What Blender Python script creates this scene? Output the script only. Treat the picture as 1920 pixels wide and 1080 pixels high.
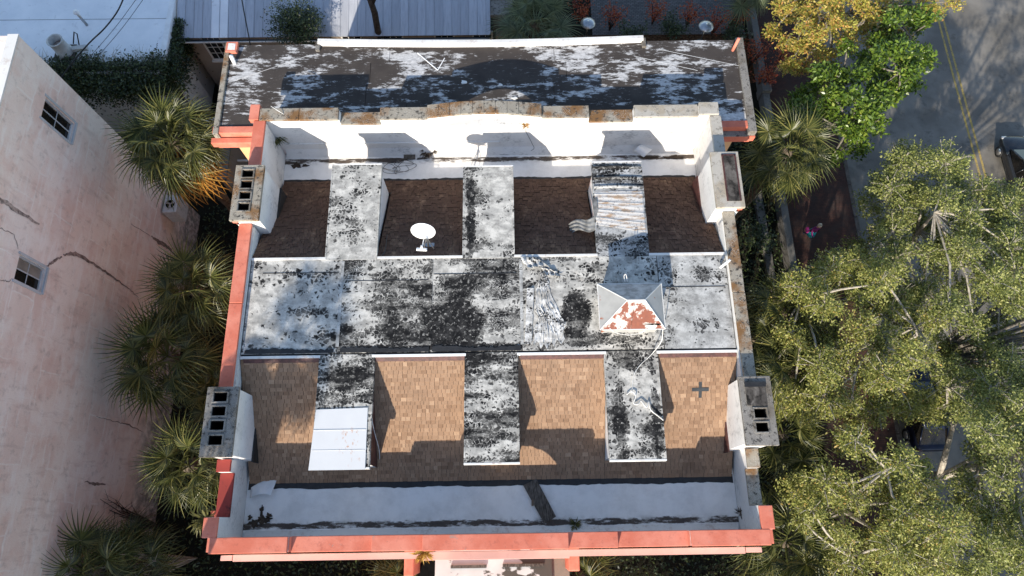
import bpy, bmesh, math, random
import numpy as np
from mathutils import Vector, Matrix, geometry
random.seed(7); R = math.radians
for o in list(bpy.data.objects): bpy.data.objects.remove(o)
sc = bpy.context.scene; C = sc.collection

# ------------------------------------------------------------------ camera, sky, sun, exposure
CAM_H = 35.0
PITCH, YAW, ROLL = R(19.035), R(1.217), R(0.404)
fw = Vector((math.sin(YAW)*math.sin(PITCH), math.cos(YAW)*math.sin(PITCH), -math.cos(PITCH)))
rt = Vector((math.cos(YAW), -math.sin(YAW), 0)); up = rt.cross(fw)
r2 = math.cos(ROLL)*rt + math.sin(ROLL)*up; u2 = -math.sin(ROLL)*rt + math.cos(ROLL)*up
cd = bpy.data.cameras.new('camera'); cam = bpy.data.objects.new('camera', cd); C.objects.link(cam)
cd.sensor_width = 36; cd.lens = 24.0; cd.clip_start = .5; cd.clip_end = 2000
m = Matrix.Identity(4)
for i in range(3): m[i][0] = r2[i]; m[i][1] = u2[i]; m[i][2] = -fw[i]
m.translation = (0, 0, CAM_H); cam.matrix_world = m; sc.camera = cam
SUN_EL, SUN_AZ = R(25.6), R(18.5)             # azimuth: from south towards west (image left)
S = Vector((-math.sin(SUN_AZ)*math.cos(SUN_EL), -math.cos(SUN_AZ)*math.cos(SUN_EL), math.sin(SUN_EL)))
w = bpy.data.worlds.new('World'); sc.world = w; w.use_nodes = True
nt = w.node_tree; sky = nt.nodes.new('ShaderNodeTexSky'); sky.sky_type = 'NISHITA'; sky.sun_disc = False
sky.sun_elevation = SUN_EL; sky.sun_rotation = math.atan2(S.x, S.y); sky.altitude = 10; sky.air_density = 1.0; sky.dust_density = .6
nt.links.new(sky.outputs[0], nt.nodes['Background'].inputs[0]); nt.nodes['Background'].inputs[1].default_value = .15
sl = bpy.data.lights.new('sun', 'SUN'); sl.energy = 4.2; sl.angle = R(.53); sl.color = (1, .912, .785)
so = bpy.data.objects.new('sun', sl); C.objects.link(so); so.rotation_euler = S.to_track_quat('Z', 'Y').to_euler(); so.location = (0, 0, 60)
sc.view_settings.view_transform = 'Standard'; sc.view_settings.look = 'None'; sc.view_settings.exposure = .75; sc.view_settings.gamma = 1

def at(px, py, z):                             # point at height z seen at photo pixel (1920 wide)
    d = fw + r2*((px-960)/1280) + u2*((540-py)/1280); k = (z-CAM_H)/d.z
    return Vector((d.x*k, d.y*k, z))

# ------------------------------------------------------------------ materials
class G:
    def __init__(s, name, rough=.85):
        s.m = bpy.data.materials.new(name); s.m.use_nodes = True; s.nt = s.m.node_tree
        s.b = s.nt.nodes['Principled BSDF']; s.b.inputs['Roughness'].default_value = rough
        if rough > .65: s.b.inputs['Specular IOR Level'].default_value = .12
        s.pos = s.n('ShaderNodeNewGeometry').outputs['Position']
    def n(s, t, **k):
        x = s.nt.nodes.new(t)
        for a, v in k.items():
            if hasattr(x, a) and a not in ('Vector',): setattr(x, a, v)
            else: s.set(x.inputs[a.replace('_', ' ')], v)
        return x
    def set(s, i, v):
        if isinstance(v, bpy.types.NodeSocket): s.nt.links.new(v, i)
        elif isinstance(v, (tuple, list)) and len(v) == 3 and i.type == 'RGBA': i.default_value = (*v, 1)
        else: i.default_value = v
    def math(s, op, a, b=0., clamp=False):
        x = s.nt.nodes.new('ShaderNodeMath'); x.operation = op; x.use_clamp = clamp
        s.set(x.inputs[0], a); s.set(x.inputs[1], b); return x.outputs[0]
    def vec(s, op, a, b):
        x = s.nt.nodes.new('ShaderNodeVectorMath'); x.operation = op; s.set(x.inputs[0], a); s.set(x.inputs[1], b); return x.outputs[0]
    def noise(s, scale, detail=4, vec=None, rough=.55, color=False):
        x = s.nt.nodes.new('ShaderNodeTexNoise'); s.set(x.inputs['Vector'], vec or s.pos)
        x.inputs['Scale'].default_value = scale; x.inputs['Detail'].default_value = detail; x.inputs['Roughness'].default_value = rough
        return x.outputs['Color' if color else 'Fac']
    def vor(s, scale, feat='DISTANCE_TO_EDGE', vec=None, out='Distance'):
        x = s.nt.nodes.new('ShaderNodeTexVoronoi'); x.feature = feat; s.set(x.inputs['Vector'], vec or s.pos); x.inputs['Scale'].default_value = scale
        return x.outputs[out]
    def step(s, v, a, b):                       # smooth 0..1 between a and b
        x = s.nt.nodes.new('ShaderNodeMapRange'); x.interpolation_type = 'SMOOTHSTEP'; s.set(x.inputs[0], v)
        s.set(x.inputs[1], a); s.set(x.inputs[2], b); return x.outputs[0]
    def mapr(s, v, a, b, c, d):
        x = s.nt.nodes.new('ShaderNodeMapRange'); s.set(x.inputs[0], v)
        for i, q in enumerate((a, b, c, d)): s.set(x.inputs[1+i], q)
        return x.outputs[0]
    def mix(s, f, a, b, mode='MIX'):
        x = s.nt.nodes.new('ShaderNodeMix'); x.data_type = 'RGBA'; x.blend_type = mode
        s.set(x.inputs[0], f); s.set(x.inputs[6], a); s.set(x.inputs[7], b); return x.outputs[2]
    def ramp(s, f, stops):
        x = s.nt.nodes.new('ShaderNodeValToRGB'); e = x.color_ramp.elements
        while len(e) < len(stops): e.new(.5)
        for q, (p, c) in zip(e, stops): q.position = p; q.color = (*c, 1)
        s.set(x.inputs[0], f); return x.outputs[0]
    def island(s): return s.n('ShaderNodeNewGeometry').outputs['Random Per Island']
    def orand(s): return s.n('ShaderNodeObjectInfo').outputs['Random']
    def bump(s, h, st=.3, d=.02):
        x = s.n('ShaderNodeBump', Strength=st, Distance=d, Height=h); s.nt.links.new(x.outputs[0], s.b.inputs['Normal'])
    def col(s, c): s.set(s.b.inputs['Base Color'], c); return s.m
    def sv(s, k, off=(0, 0, 0)): return s.vec('ADD', s.vec('MULTIPLY', s.pos, k), off)

def plain(name, c, rough=.8, var=.25, scale=6, metal=0., bump=.1):
    g = G(name, rough); n = g.noise(scale, 6); g.b.inputs['Metallic'].default_value = metal
    k = tuple(v*(1-var) for v in c); h = tuple(min(1, v*(1+var*.6)) for v in c)
    if bump: g.bump(g.noise(scale*6, 4), bump, .01)
    return g.col(g.mix(g.step(n, .3, .7), k, h))

def coat(name, seed, bias=0., white=(.64, .615, .56), scale=8.0, band=.4, warm=0., spots=()):
    """aged white roof coating that has crazed into cells over black bitumen"""
    g = G(name, .8); o = (seed*3.7, seed*1.9, seed*.7)
    wp = g.vec('ADD', g.pos, g.vec('MULTIPLY', g.vec('SUBTRACT', g.noise(2.6, 3, color=True), (.5, .5, .5)), (.35, .35, 0)))
    wp = g.vec('ADD', wp, g.vec('MULTIPLY', g.vec('SUBTRACT', g.noise(11, 2, color=True), (.5, .5, .5)), (.13, .13, 0)))
    ve = g.vor(scale, vec=g.vec('ADD', wp, o))
    low = g.noise(.85, 4, g.sv((1, 1, 0), o), .6); bnd = g.noise(1.1, 4, g.sv((.45, 2.6, 0), o), .6)
    fine = g.noise(17, 6, rough=.78)
    cov = g.math('ADD', g.math('MULTIPLY', low, 1-band), g.math('MULTIPLY', bnd, band))
    cov = g.math('ADD', g.math('MULTIPLY', g.math('SUBTRACT', cov, .5), 1.7), .5)
    for (x, y, rx, ry, a) in spots:             # big worn-through patches
        d = g.vec('MULTIPLY', g.vec('SUBTRACT', wp, (x, y, 0)), (1/rx, 1/ry, 0))
        ln = g.n('ShaderNodeVectorMath', operation='LENGTH'); g.set(ln.inputs[0], d)
        cov = g.math('ADD', cov, g.math('MULTIPLY', g.step(ln.outputs['Value'], 1.15, .55), a))
    T = g.mapr(cov, .39-bias, .60-bias, .40, .025)
    k = g.step(g.math('SUBTRACT', g.math('ADD', ve, g.math('MULTIPLY', g.math('SUBTRACT', fine, .5), .46)), T), -.05, .06)
    k = g.math('MULTIPLY', k, g.mapr(g.noise(2.1, 5, g.sv((1, 1.5, 0), (o[1], 2, 0)), .65), .36, .58, .6, 1.))
    hv = g.step(cov, .62-bias, .72-bias)        # fully worn
    k = g.math('MAXIMUM', k, g.math('MULTIPLY', hv, g.step(g.noise(9, 4), .36, .46)))
    dots = g.math('MULTIPLY', g.step(g.math('ADD', g.vor(3.1, 'F1', g.vec('ADD', wp, o)), g.math('MULTIPLY', fine, .15)), .34, .24), g.step(g.noise(1.7, 3, g.sv((1, 1, 0), (o[1], o[0], 0))), .5-bias, .56-bias))
    k = g.math('MAXIMUM', k, g.math('MULTIPLY', dots, .9))
    drt = g.noise(3.2, 7, rough=.7); spk = g.step(g.noise(46, 4, rough=.8), .56, .66)
    wht = g.mix(g.step(drt, .34, .62), tuple(v*.5 for v in white), white)
    wht = g.mix(g.math('MULTIPLY', spk, .75), wht, (.10, .098, .095))
    wht = g.mix(g.math('MULTIPLY', g.step(g.noise(1.3, 6, g.sv((1, 2.2, 0), (seed, 5, 0)), .65), .44, .62), .55), wht, (.24, .235, .22))
    if warm: wht = g.mix(g.math('MULTIPLY', g.step(g.noise(2.2, 4, g.sv((1, 1, 0), (9, seed, 0))), .55, .75), warm), wht, (.38, .22, .09))
    blk = g.mix(g.step(g.noise(4.5, 6, rough=.7), .45, .72), (.009, .009, .0095), (.06, .058, .056))
    wht = g.mix(g.math('MULTIPLY', g.step(g.noise(1.5, 9, g.sv((1, 1.6, 0), (o[0], 7, 0)), .75), .50, .70), .6), wht, (.085, .083, .08))
    g.bump(g.math('SUBTRACT', fine, k), .35, .012)
    return g.col(g.mix(k, wht, blk))

def flaked(name, seed):
    """brown bitumen felt with remains of white paint dragged along the rolls"""
    g = G(name, .78); o = (seed*5.1, seed*2.3, 0)
    a = g.noise(1.0, 10, g.sv((.75, 2.2, 0), o), .75); b = g.noise(.33, 3, g.sv((1, 1, 0), o)); c = g.noise(3.2, 8, g.sv((.8, 2.6, 0), o), .75)
    v = g.math('ADD', g.math('ADD', g.math('MULTIPLY', a, .55), g.math('MULTIPLY', c, .3)), g.math('MULTIPLY', b, .3))
    k = g.math('MULTIPLY', g.step(v, .58, .625), g.mapr(g.noise(5, 6, g.sv((1, 3, 0)), .7), .35, .6, .55, 1.))
    base = g.mix(g.noise(1.7, 6), (.034, .029, .027), (.082, .070, .062))
    scr = g.step(g.noise(2.0, 6, g.sv((1.2, 9, 0), o), .7), .60, .68)
    base = g.mix(g.math('MULTIPLY', scr, .45), base, (.30, .29, .28))
    wht = g.mix(g.noise(14, 4), (.42, .42, .42), (.72, .71, .70))
    g.bump(g.math('ADD', k, g.math('MULTIPLY', g.noise(60, 2), .4)), .3, .006)
    return g.col(g.mix(k, base, wht))

def stucco(name, c, dark=(.10, .09, .085), amt=.5, streak=True, rough=.9, bump=.25):
    g = G(name, rough); n = g.noise(1.3, 7, rough=.65); f = g.noise(8, 6, g.sv((1, 1, 5) if streak else (1, 1, 1)), .7)
    k = g.math('MULTIPLY', g.step(g.math('ADD', g.math('MULTIPLY', n, .5), g.math('MULTIPLY', f, .5)), .5, .68), amt)
    cc = g.mix(g.step(g.noise(.7, 4), .35, .65), tuple(v*.88 for v in c), c)
    g.bump(g.noise(38, 5), bump, .008)
    return g.col(g.mix(k, cc, dark))

def lichen(name, a=(.30, .27, .22), b=(.20, .11, .05), d=(.05, .045, .04), sp=(.55, .53, .48)):
    g = G(name, .95)
    c = g.mix(g.step(g.noise(1.1, 5), .45, .6), a, b); c = g.mix(g.step(g.noise(7, 6, rough=.7), .52, .64), c, d)
    c = g.mix(g.math('MULTIPLY', g.step(g.vor(42, 'F1'), .34, .2), g.step(g.noise(2.3, 5), .4, .56)), c, sp)
    g.bump(g.noise(30, 6, rough=.7), .5, .02); return g.col(c)

def leafmat(name, stops, trans=.35, rough=.5):
    g = G(name, rough); c = g.ramp(g.island(), stops); g.col(c)
    t = g.n('ShaderNodeBsdfTranslucent'); g.set(t.inputs[0], g.mix(.5, c, (.35, .42, .03), 'MULTIPLY'))
    g.set(t.inputs[0], c); mx = g.n('ShaderNodeMixShader'); mx.inputs[0].default_value = trans
    o = g.nt.nodes['Material Output']; g.nt.links.new(g.b.outputs[0], mx.inputs[1]); g.nt.links.new(t.outputs[0], mx.inputs[2]); g.nt.links.new(mx.outputs[0], o.inputs[0])
    return g.m

M = {}
M['deck'] = [coat('coat_deck_a', 1, -.05, scale=6.0, spots=((-5.2, 5.75, .5, .14, .5), (-5.2, 6.35, .45, .2, .3))),
             coat('coat_deck_b', 2, .035, spots=((-3.0, 6.1, 1.3, 1.0, .16), (-5.3, 5.95, .35, .2, .4), (-3.5, 5.25, 1.6, .16, .5))),
             coat('coat_deck_c', 3, .035, scale=9.5, spots=((-1.7, 6.1, 1.0, 1.05, .26), (-1.6, 7.5, .8, .3, .08), (-1, 5.25, 1.6, .16, .5))),
             coat('coat_deck_d', 4, -.02, warm=.1, spots=((2.2, 6.3, .55, .9, .34), (2.4, 5.5, 1.5, .3, .16))),
             coat('coat_deck_e', 5, -.09, (.56, .555, .53), spots=((6.4, 5.9, .5, .35, .22), (5.0, 5.5, .5, 1.0, .16)))]
M['dorm'] = [coat('coat_dormer_a', 6, .07, band=.55, spots=((-5.1, 4.3, .8, .5, .25),)), coat('coat_dormer_b', 7, .10, band=.6), coat('coat_dormer_c', 8, .01, band=.3, spots=((3.4, 3.0, .25, 1.6, .2), (4.5, 3.2, .16, 2, .2))),
             coat('coat_dormer_d', 9, -.05, band=.3, spots=((-5.0, 10.2, .45, 1.6, .12),)), coat('coat_dormer_e', 10, -.06, band=.3, scale=8, spots=((-1.2, 10, .18, 2, .2),)), coat('coat_dormer_f', 11, .04, (.52, .52, .51), band=.8)]
M['flaked'] = [flaked('felt_flaked_%d' % i, i*1.3) for i in range(1)]
M['white_wall'] = stucco('white_parapet_render', (.80, .775, .74), (.16, .155, .15), .8)
M['grey_wall'] = stucco('pale_render', (.66, .66, .63), (.25, .24, .22), .4)
g = G('coral_paint', .8); c_ = g.mix(g.step(g.noise(.9, 6, rough=.65), .35, .68), (.56, .155, .098), (.68, .245, .17)); c_ = g.mix(g.math('MULTIPLY', g.step(g.noise(5, 8, rough=.75), .52, .70), .5), c_, (.32, .095, .07))
c_ = g.mix(g.math('MULTIPLY', g.step(g.noise(2.4, 8, rough=.8), .61, .66), .75), c_, (.34, .25, .21)); c_ = g.mix(g.math('MULTIPLY', g.step(g.noise(16, 5, rough=.8), .62, .68), .6), c_, (.16, .10, .085)); g.bump(g.noise(22, 6, rough=.7), .35, .012); M['coral'] = g.col(c_)
M['coral_dark'] = stucco('coral_paint_mildewed', (.30, .055, .045), (.035, .025, .025), .95, False)
M['pink'] = stucco('pale_pink_paint', (.66, .36, .30), (.45, .22, .18), .3, rough=.75, bump=.15)
M['cream'] = stucco('cream_paint', (.80, .46, .24), (.5, .25, .12), .3)
M['lichen'] = lichen('lichened_coping'); M['lichen_grey'] = lichen('grey_lichened_stone', (.22, .205, .185), (.15, .13, .105), (.045, .042, .04), (.4, .39, .36))
M['lichen_pale'] = lichen('pale_lichened_stone', (.42, .39, .34), (.36, .31, .24), (.22, .2, .17), (.55, .53, .48))
M['bitumen'] = plain('bitumen', (.02, .02, .021), .6, .4, 5, bump=.4)
g = G('white_membrane', .55); dn = g.noise(.9, 7, g.sv((1, 1, 0)), .7)
c_ = g.mix(g.step(dn, .42, .72), (.80, .80, .80), (.69, .69, .68)); c_ = g.mix(g.math('MULTIPLY', g.step(g.noise(7, 7, rough=.75), .66, .72), .6), c_, (.25, .22, .19))
g.bump(g.noise(3.5, 3), .2, .02); M['membrane'] = g.col(c_)
g = G('gutter_membrane', .6); dn = g.noise(.9, 7, g.sv((1, 1, 0)), .7); yy_ = g.n('ShaderNodeSeparateXYZ', Vector=g.pos).outputs[1]
c_ = g.mix(g.step(dn, .40, .70), (.83, .815, .79), (.68, .665, .64)); c_ = g.mix(g.math('MULTIPLY', g.step(g.noise(6, 7, rough=.75), .63, .71), .6), c_, (.28, .25, .22))
edge = g.math('MAXIMUM', g.math('MULTIPLY', g.step(yy_, .26, .05), g.step(yy_, -.14, -.04)), g.math('MULTIPLY', g.step(yy_, 13.08, 13.27), g.step(yy_, 13.46, 13.38)))
silt = g.step(g.math('ADD', g.math('MULTIPLY', edge, .34), g.noise(1.9, 8, g.sv((.55, 2.2, 0)), .72)), .74, .84)
c_ = g.mix(g.math('MULTIPLY', edge, g.step(g.noise(4, 6), .4, .7)), c_, (.45, .43, .40)); c_ = g.mix(silt, c_, g.mix(g.noise(9, 5), (.02, .017, .015), (.11, .08, .06)))
g.bump(g.math('ADD', g.noise(3.5, 3), g.math('MULTIPLY', silt, .5)), .25, .02); M['gutter'] = g.col(c_)
g = G('dirt_litter', .95); c_ = g.mix(g.noise(6, 6), (.018, .015, .013), (.10, .075, .055)); g.bump(g.noise(25, 6), .8, .03); M['litter'] = g.col(c_)
g = G('white_sheet_rusty', .5); rn = g.step(g.noise(3.2, 7, rough=.7), .62, .70)
d = g.vec('MULTIPLY', g.vec('SUBTRACT', g.pos, (-4.75, 2.3, 0)), (1/.5, 1/.6, 0)); ln = g.n('ShaderNodeVectorMath', operation='LENGTH'); g.set(ln.inputs[0], d)
rn = g.math('MULTIPLY', g.step(g.noise(6.5, 7, g.sv((1, .6, 1)), .7), .57, .66), g.step(ln.outputs['Value'], 1.2, .3)); M['white_sheet'] = g.col(g.mix(rn, g.mix(g.noise(2, 5), (.60, .60, .60), (.68, .68, .67)), (.50, .20, .06)))
def shingle_mat(name, shade_amt=0.):
    g = G(name, .95); v = g.math('FRACT', g.math('ADD', g.island(), g.math('MULTIPLY', g.orand(), 7.31)))
    c = g.ramp(v, [(0, (.25, .155, .098)), (.25, (.305, .195, .125)), (.75, (.335, .217, .14)), (.93, (.36, .235, .152)), (1, (.43, .29, .19))])
    c = g.mix(g.math('MULTIPLY', g.step(g.noise(55, 3, rough=.8), .45, .7), .45), c, (.12, .065, .04))
    c = g.mix(g.math('MULTIPLY', g.step(g.noise(1.1, 5), .5, .75), .35), c, (.11, .075, .055))
    if shade_amt:                                   # rear slope's shade painted into the shingle colour as dark blotches
        shade_mask = g.step(g.noise(1.6, 8, g.sv((1.3, .7, .7)), .72), .18, .5); c = g.mix(g.math('MULTIPLY', shade_mask, shade_amt), c, g.mix(g.island(), (.046, .026, .021), (.082, .046, .037)))
    g.bump(g.noise(140, 2), .25, .004); return g.col(c)
M['shingle'] = shingle_mat('asphalt_shingle'); M['shingle_shaded'] = shingle_mat('asphalt_shingle_shaded', .8)
g = G('rust_white_metal', .6); k = g.step(g.noise(2.3, 7, g.vec('ADD', g.pos, (1.4, 0, 0)), .62), .47, .53); c_ = g.mix(g.noise(7, 4), (.27, .07, .03), (.12, .032, .018))
c_ = g.mix(k, (.55, .52, .48), c_); M['rust'] = g.col(c_)
g = G('grey_white_metal', .6); k = g.step(g.noise(2.6, 6, g.vec('ADD', g.pos, (5, 3, 0))), .62, .66); c_ = g.mix(g.noise(3, 6), (.27, .265, .25), (.48, .47, .445)); M['hood'] = g.col(g.mix(k, c_, (.30, .09, .04)))
M['hood_north'] = plain('blue_grey_metal', (.33, .33, .34), .55, .4, 5)
M['white_paint'] = plain('white_paint', (.82, .82, .81), .45, .08, 3, bump=.03)
M['white_old'] = stucco('old_white_paint', (.74, .73, .70), (.30, .16, .10), .5, False)
M['red_white'] = stucco('peeling_red_white', (.76, .74, .71), (.55, .06, .025), .9, False)
M['red_trim'] = plain('red_brown_flashing', (.085, .03, .024), .6, .5, 9)
g = G('weathered_wood', .85); k = g.noise(2.0, 8, g.vec('MULTIPLY', g.pos, (14, 3, 4)), .6); g.bump(k, .6, .01)
M['wood'] = g.col(g.ramp(k, [(.3, (.025, .021, .018)), (.52, (.10, .088, .076)), (.7, (.17, .15, .13))]))
M['void'] = plain('void_black', (.006, .006, .006), 1, .3, 4, bump=0)  # near-black: darkness of flues, holes and recesses put into the colour
M['black'] = plain('black_rubber', (.015, .015, .016), .5, .3)
M['steel'] = plain('galvanised_steel', (.5, .5, .5), .35, .2, 8, .9)
M['grey_felt'] = plain('grey_torn_felt', (.20, .20, .195), .8, .5, 5, bump=.4)
M['torn_white'] = coat('torn_white_membrane', 21, -.05, (.80, .79, .76), 9)
M['glass'] = plain('dark_glass', (.016, .014, .012), .08, .5, 1.5, bump=0)
M['curtain'] = plain('drawn_blind', (.24, .22, .19), .3, .3, 2, bump=0)

# ------------------------------------------------------------------ mesh helpers
class MB:
    def __init__(s): s.v = []; s.f = []; s.mi = []; s.cur = 0
    def add(s, vs, fs):
        k = len(s.v); s.v += [tuple(v) for v in vs]; s.f += [tuple(i+k for i in f) for f in fs]; s.mi += [s.cur]*len(fs); return s
    def box(s, x0, x1, y0, y1, z0, z1):
        return s.add([(x0, y0, z0), (x1, y0, z0), (x1, y1, z0), (x0, y1, z0), (x0, y0, z1), (x1, y0, z1), (x1, y1, z1), (x0, y1, z1)],
                     [(3, 2, 1, 0), (4, 5, 6, 7), (0, 1, 5, 4), (1, 2, 6, 5), (2, 3, 7, 6), (3, 0, 4, 7)])
    def hexa(s, b, t):                          # 4 bottom and 4 top points, counter-clockwise
        return s.add(list(b)+list(t), [(3, 2, 1, 0), (4, 5, 6, 7), (0, 1, 5, 4), (1, 2, 6, 5), (2, 3, 7, 6), (3, 0, 4, 7)])
    def obox(s, c, ax, ay, az):                 # oriented box, half axes
        c, ax, ay, az = map(Vector, (c, ax, ay, az)); q = [-ax-ay, ax-ay, ax+ay, -ax+ay]
        return s.hexa([c+p-az for p in q], [c+p+az for p in q])
    def prism(s, loops, axis, a, b):            # 2-D outline (+ holes) extruded along an axis
        def p3(p, t): return (t, p[0], p[1]) if axis == 'x' else (p[0], t, p[1]) if axis == 'y' else (p[0], p[1], t)
        flat = [p for l in loops for p in l]; n = len(flat)
        tri = geometry.tessellate_polygon([[Vector((p[0], p[1], 0)) for p in l] for l in loops])
        fs = [tuple(t) for t in tri] + [tuple(i+n for i in reversed(t)) for t in tri]; k = 0
        for l in loops:
            for i in range(len(l)): j = (i+1) % len(l); fs.append((k+i, k+j, k+j+n, k+i+n))
            k += len(l)
        return s.add([p3(p, a) for p in flat]+[p3(p, b) for p in flat], fs)
    def tube(s, pts, r, seg=6, cap=True):
        pts = [Vector(p) for p in pts]; rs = r if isinstance(r, (list, tuple)) else [r]*len(pts); vs = []; fs = []; u = None
        for i, p in enumerate(pts):
            t = (pts[min(i+1, len(pts)-1)]-pts[max(i-1, 0)]).normalized()
            if u is None: u = t.orthogonal().normalized()
            u = (u - t*u.dot(t)); u = u.normalized() if u.length > 1e-6 else t.orthogonal().normalized(); v = t.cross(u)
            vs += [p+(u*math.cos(a)+v*math.sin(a))*rs[i] for a in [2*math.pi*k/seg for k in range(seg)]]
        for i in range(len(pts)-1):
            for k in range(seg): j = (k+1) % seg; fs.append((i*seg+k, i*seg+j, (i+1)*seg+j, (i+1)*seg+k))
        if cap: fs += [tuple(reversed(range(seg))), tuple(range((len(pts)-1)*seg, len(pts)*seg))]
        return s.add(vs, fs)
    def lathe(s, c, prof, seg=20):              # (radius, z) pairs about a vertical axis
        c = Vector(c); vs = []; fs = []
        for r, z in prof: vs += [c+Vector((r*math.cos(2*math.pi*k/seg), r*math.sin(2*math.pi*k/seg), z)) for k in range(seg)]
        for i in range(len(prof)-1):
            for k in range(seg): j = (k+1) % seg; fs.append((i*seg+k, i*seg+j, (i+1)*seg+j, (i+1)*seg+k))
        return s.add(vs, fs)
    def mesh(s, name, mats, smooth=False):
        me = bpy.data.meshes.new(name); me.from_pydata(s.v, [], s.f); mats = mats if isinstance(mats, list) else [mats]
        for q in mats: me.materials.append(q)
        me.polygons.foreach_set('material_index', s.mi)
        bm = bmesh.new(); bm.from_mesh(me); bmesh.ops.recalc_face_normals(bm, faces=bm.faces); bm.to_mesh(me); bm.free()
        if smooth: me.polygons.foreach_set('use_smooth', [True]*len(me.polygons))
        return me
    def build(s, name, mats, parent=None, smooth=False, bevel=0):
        return link(name, s.mesh(name, mats, smooth), parent, bevel)
def link(name, me, parent=None, bevel=0, local=False):
    o = bpy.data.objects.new(name, me); C.objects.link(o); o.parent = parent
    if parent and not local and parent.type == 'EMPTY': o.location = -parent.location   # mesh is in world coordinates
    if bevel:
        b = o.modifiers.new('bevel', 'BEVEL'); b.width = bevel; b.segments = 2; b.limit_method = 'ANGLE'
    return o
def tag(o, label=None, cat=None, group=None, kind=None):
    for k, v in (('label', label), ('category', cat), ('group', group), ('kind', kind)):
        if v: o[k] = v
    return o
def thing(name, label, cat, loc=(0, 0, 0), group=None):
    o = bpy.data.objects.new(name, None); C.objects.link(o); o.location = loc; o.empty_display_size = .3
    return tag(o, label, cat, group)
def structure(o): o['kind'] = 'structure'; return o
def rnd(a, b): return random.uniform(a, b)
def grid_mesh(name, mat, parent, P, nu, nv, thick=0.):
    vs = [P(i/nu, j/nv) for j in range(nv+1) for i in range(nu+1)]
    fs = [(j*(nu+1)+i, j*(nu+1)+i+1, (j+1)*(nu+1)+i+1, (j+1)*(nu+1)+i) for j in range(nv) for i in range(nu)]
    o = MB().add(vs, fs).build(name, mat, parent, True)
    if thick: q = o.modifiers.new('solid', 'SOLIDIFY'); q.thickness = thick
    return o

# ------------------------------------------------------------------ ground, street
g = G('dark_garden_soil', 1); c_ = g.mix(g.noise(3, 6), (.008, .009, .006), (.03, .028, .02)); g.bump(g.noise(14, 6), .8, .06)
structure(MB().add([(-160, -160, 0), (160, -160, 0), (160, 200, 0), (-160, 200, 0)], [(0, 1, 2, 3)]).build('ground', g.col(c_)))
g = G('asphalt', .9); n = g.noise(60, 3, rough=.8); c_ = g.mix(g.step(g.noise(.5, 5), .35, .65), (.14, .128, .11), (.215, .198, .172)); c_ = g.mix(g.math('MULTIPLY', g.step(n, .5, .75), .5), c_, (.2, .2, .2))
crk = g.step(g.vor(.32, vec=g.vec('ADD', g.pos, g.vec('MULTIPLY', g.noise(1.2, 4, color=True), (1.2, 1.2, 0)))), .012, .004); c_ = g.mix(g.math('MULTIPLY', crk, .14), c_, (.04, .038, .035)); c_ = g.mix(g.math('MULTIPLY', g.step(g.noise(.9, 7, rough=.7), .56, .66), .5), c_, (.07, .066, .06))
g.bump(n, .4, .01)
road = structure(MB().add([(19.75, -120, .004), (36.2, -120, .004), (36.2, 190, .004), (19.75, 190, .004)], [(0, 1, 2, 3)]).build('road', g.col(c_)))
g = G('worn_yellow_paint', .8); k = g.step(g.noise(5, 7, rough=.8), .34, .56); M['yellow'] = g.col(g.mix(k, (.15, .135, .105), (.42, .30, .09)))
for x in (27.3, 27.62):
    for j in range(-6, 10): MB().add([(x-.06, j*10, .008), (x+.06, j*10, .008), (x+.06, j*10+9.97, .008), (x-.06, j*10+9.97, .008)], [(0, 1, 2, 3)]).build('centre_line', M['yellow'], road)
g = G('brick_paving', .9)
br = g.n('ShaderNodeTexBrick', Scale=1.0, Brick_Width=.21, Row_Height=.105, Mortar_Size=.008, Color1=(.085, .04, .03), Color2=(.058, .03, .025), Mortar=(.035, .028, .025)); g.set(br.inputs['Vector'], g.pos)
c_ = g.mix(g.math('MULTIPLY', g.step(g.noise(1.5, 5), .4, .7), .6), br.outputs['Color'], (.05, .04, .035)); g.bump(br.outputs['Fac'], -.3, .01)
side = structure(MB().box(15.75, 19.5, -120, 190, -.1, .12).build('sidewalk', g.col(c_)))
M['granite'] = plain('granite_kerb', (.12, .10, .085), .85, .3, 4)
for j in range(-8, 26): MB().box(19.51, 19.74, j*2.0+.01, j*2.0+1.99, -.1, .125+rnd(-.008, .008)).build('kerb_stone', M['granite'], side, bevel=.02)
structure(MB().box(36.2, 40, -120, 190, -.1, .12).build('far_sidewalk', M['granite']))
g = G('grey_brick_patio', .9)
br = g.n('ShaderNodeTexBrick', Scale=1.0, Brick_Width=.24, Row_Height=.12, Mortar_Size=.012, Color1=(.17, .16, .155), Color2=(.11, .105, .10), Mortar=(.05, .05, .05)); g.set(br.inputs['Vector'], g.pos)
structure(MB().box(5.5, 15.0, 28.6, 60, -.1, .05).build('patio', g.col(br.outputs['Color'])))
M['leaf_litter'] = plain('leaf_litter', (.09, .045, .022), 1, .7, 9, bump=.8)
structure(MB().add([(-.5, 25, .02), (15.2, 25, .02), (15.2, 28.6, .02), (-.5, 28.6, .02)], [(0, 1, 2, 3)]).build('planting_bed', M['leaf_litter']))
M['concrete'] = stucco('old_concrete', (.17, .16, .145), (.07, .065, .06), .8, False)
gw = thing('garden_wall', 'low weathered concrete garden wall along the brick sidewalk', 'wall', (15.4, 20, 0))
for a, b in ((12.3, 17.9), (18.0, 24), (24.1, 30), (30.1, 40)): MB().box(15.2, 15.6, a, b, 0, .75).build('wall_section', M['concrete'], gw, bevel=.02)
for a in (12.4, 24.05): MB().box(15.13, 15.67, a-.3, a+.25, 0, 1.0).build('pier', M['concrete'], gw, bevel=.02)
pw = thing('planter_edging', 'pale stone planter edging between the garden and the brick sidewalk', 'edging', (14.3, 12, 0))
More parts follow.
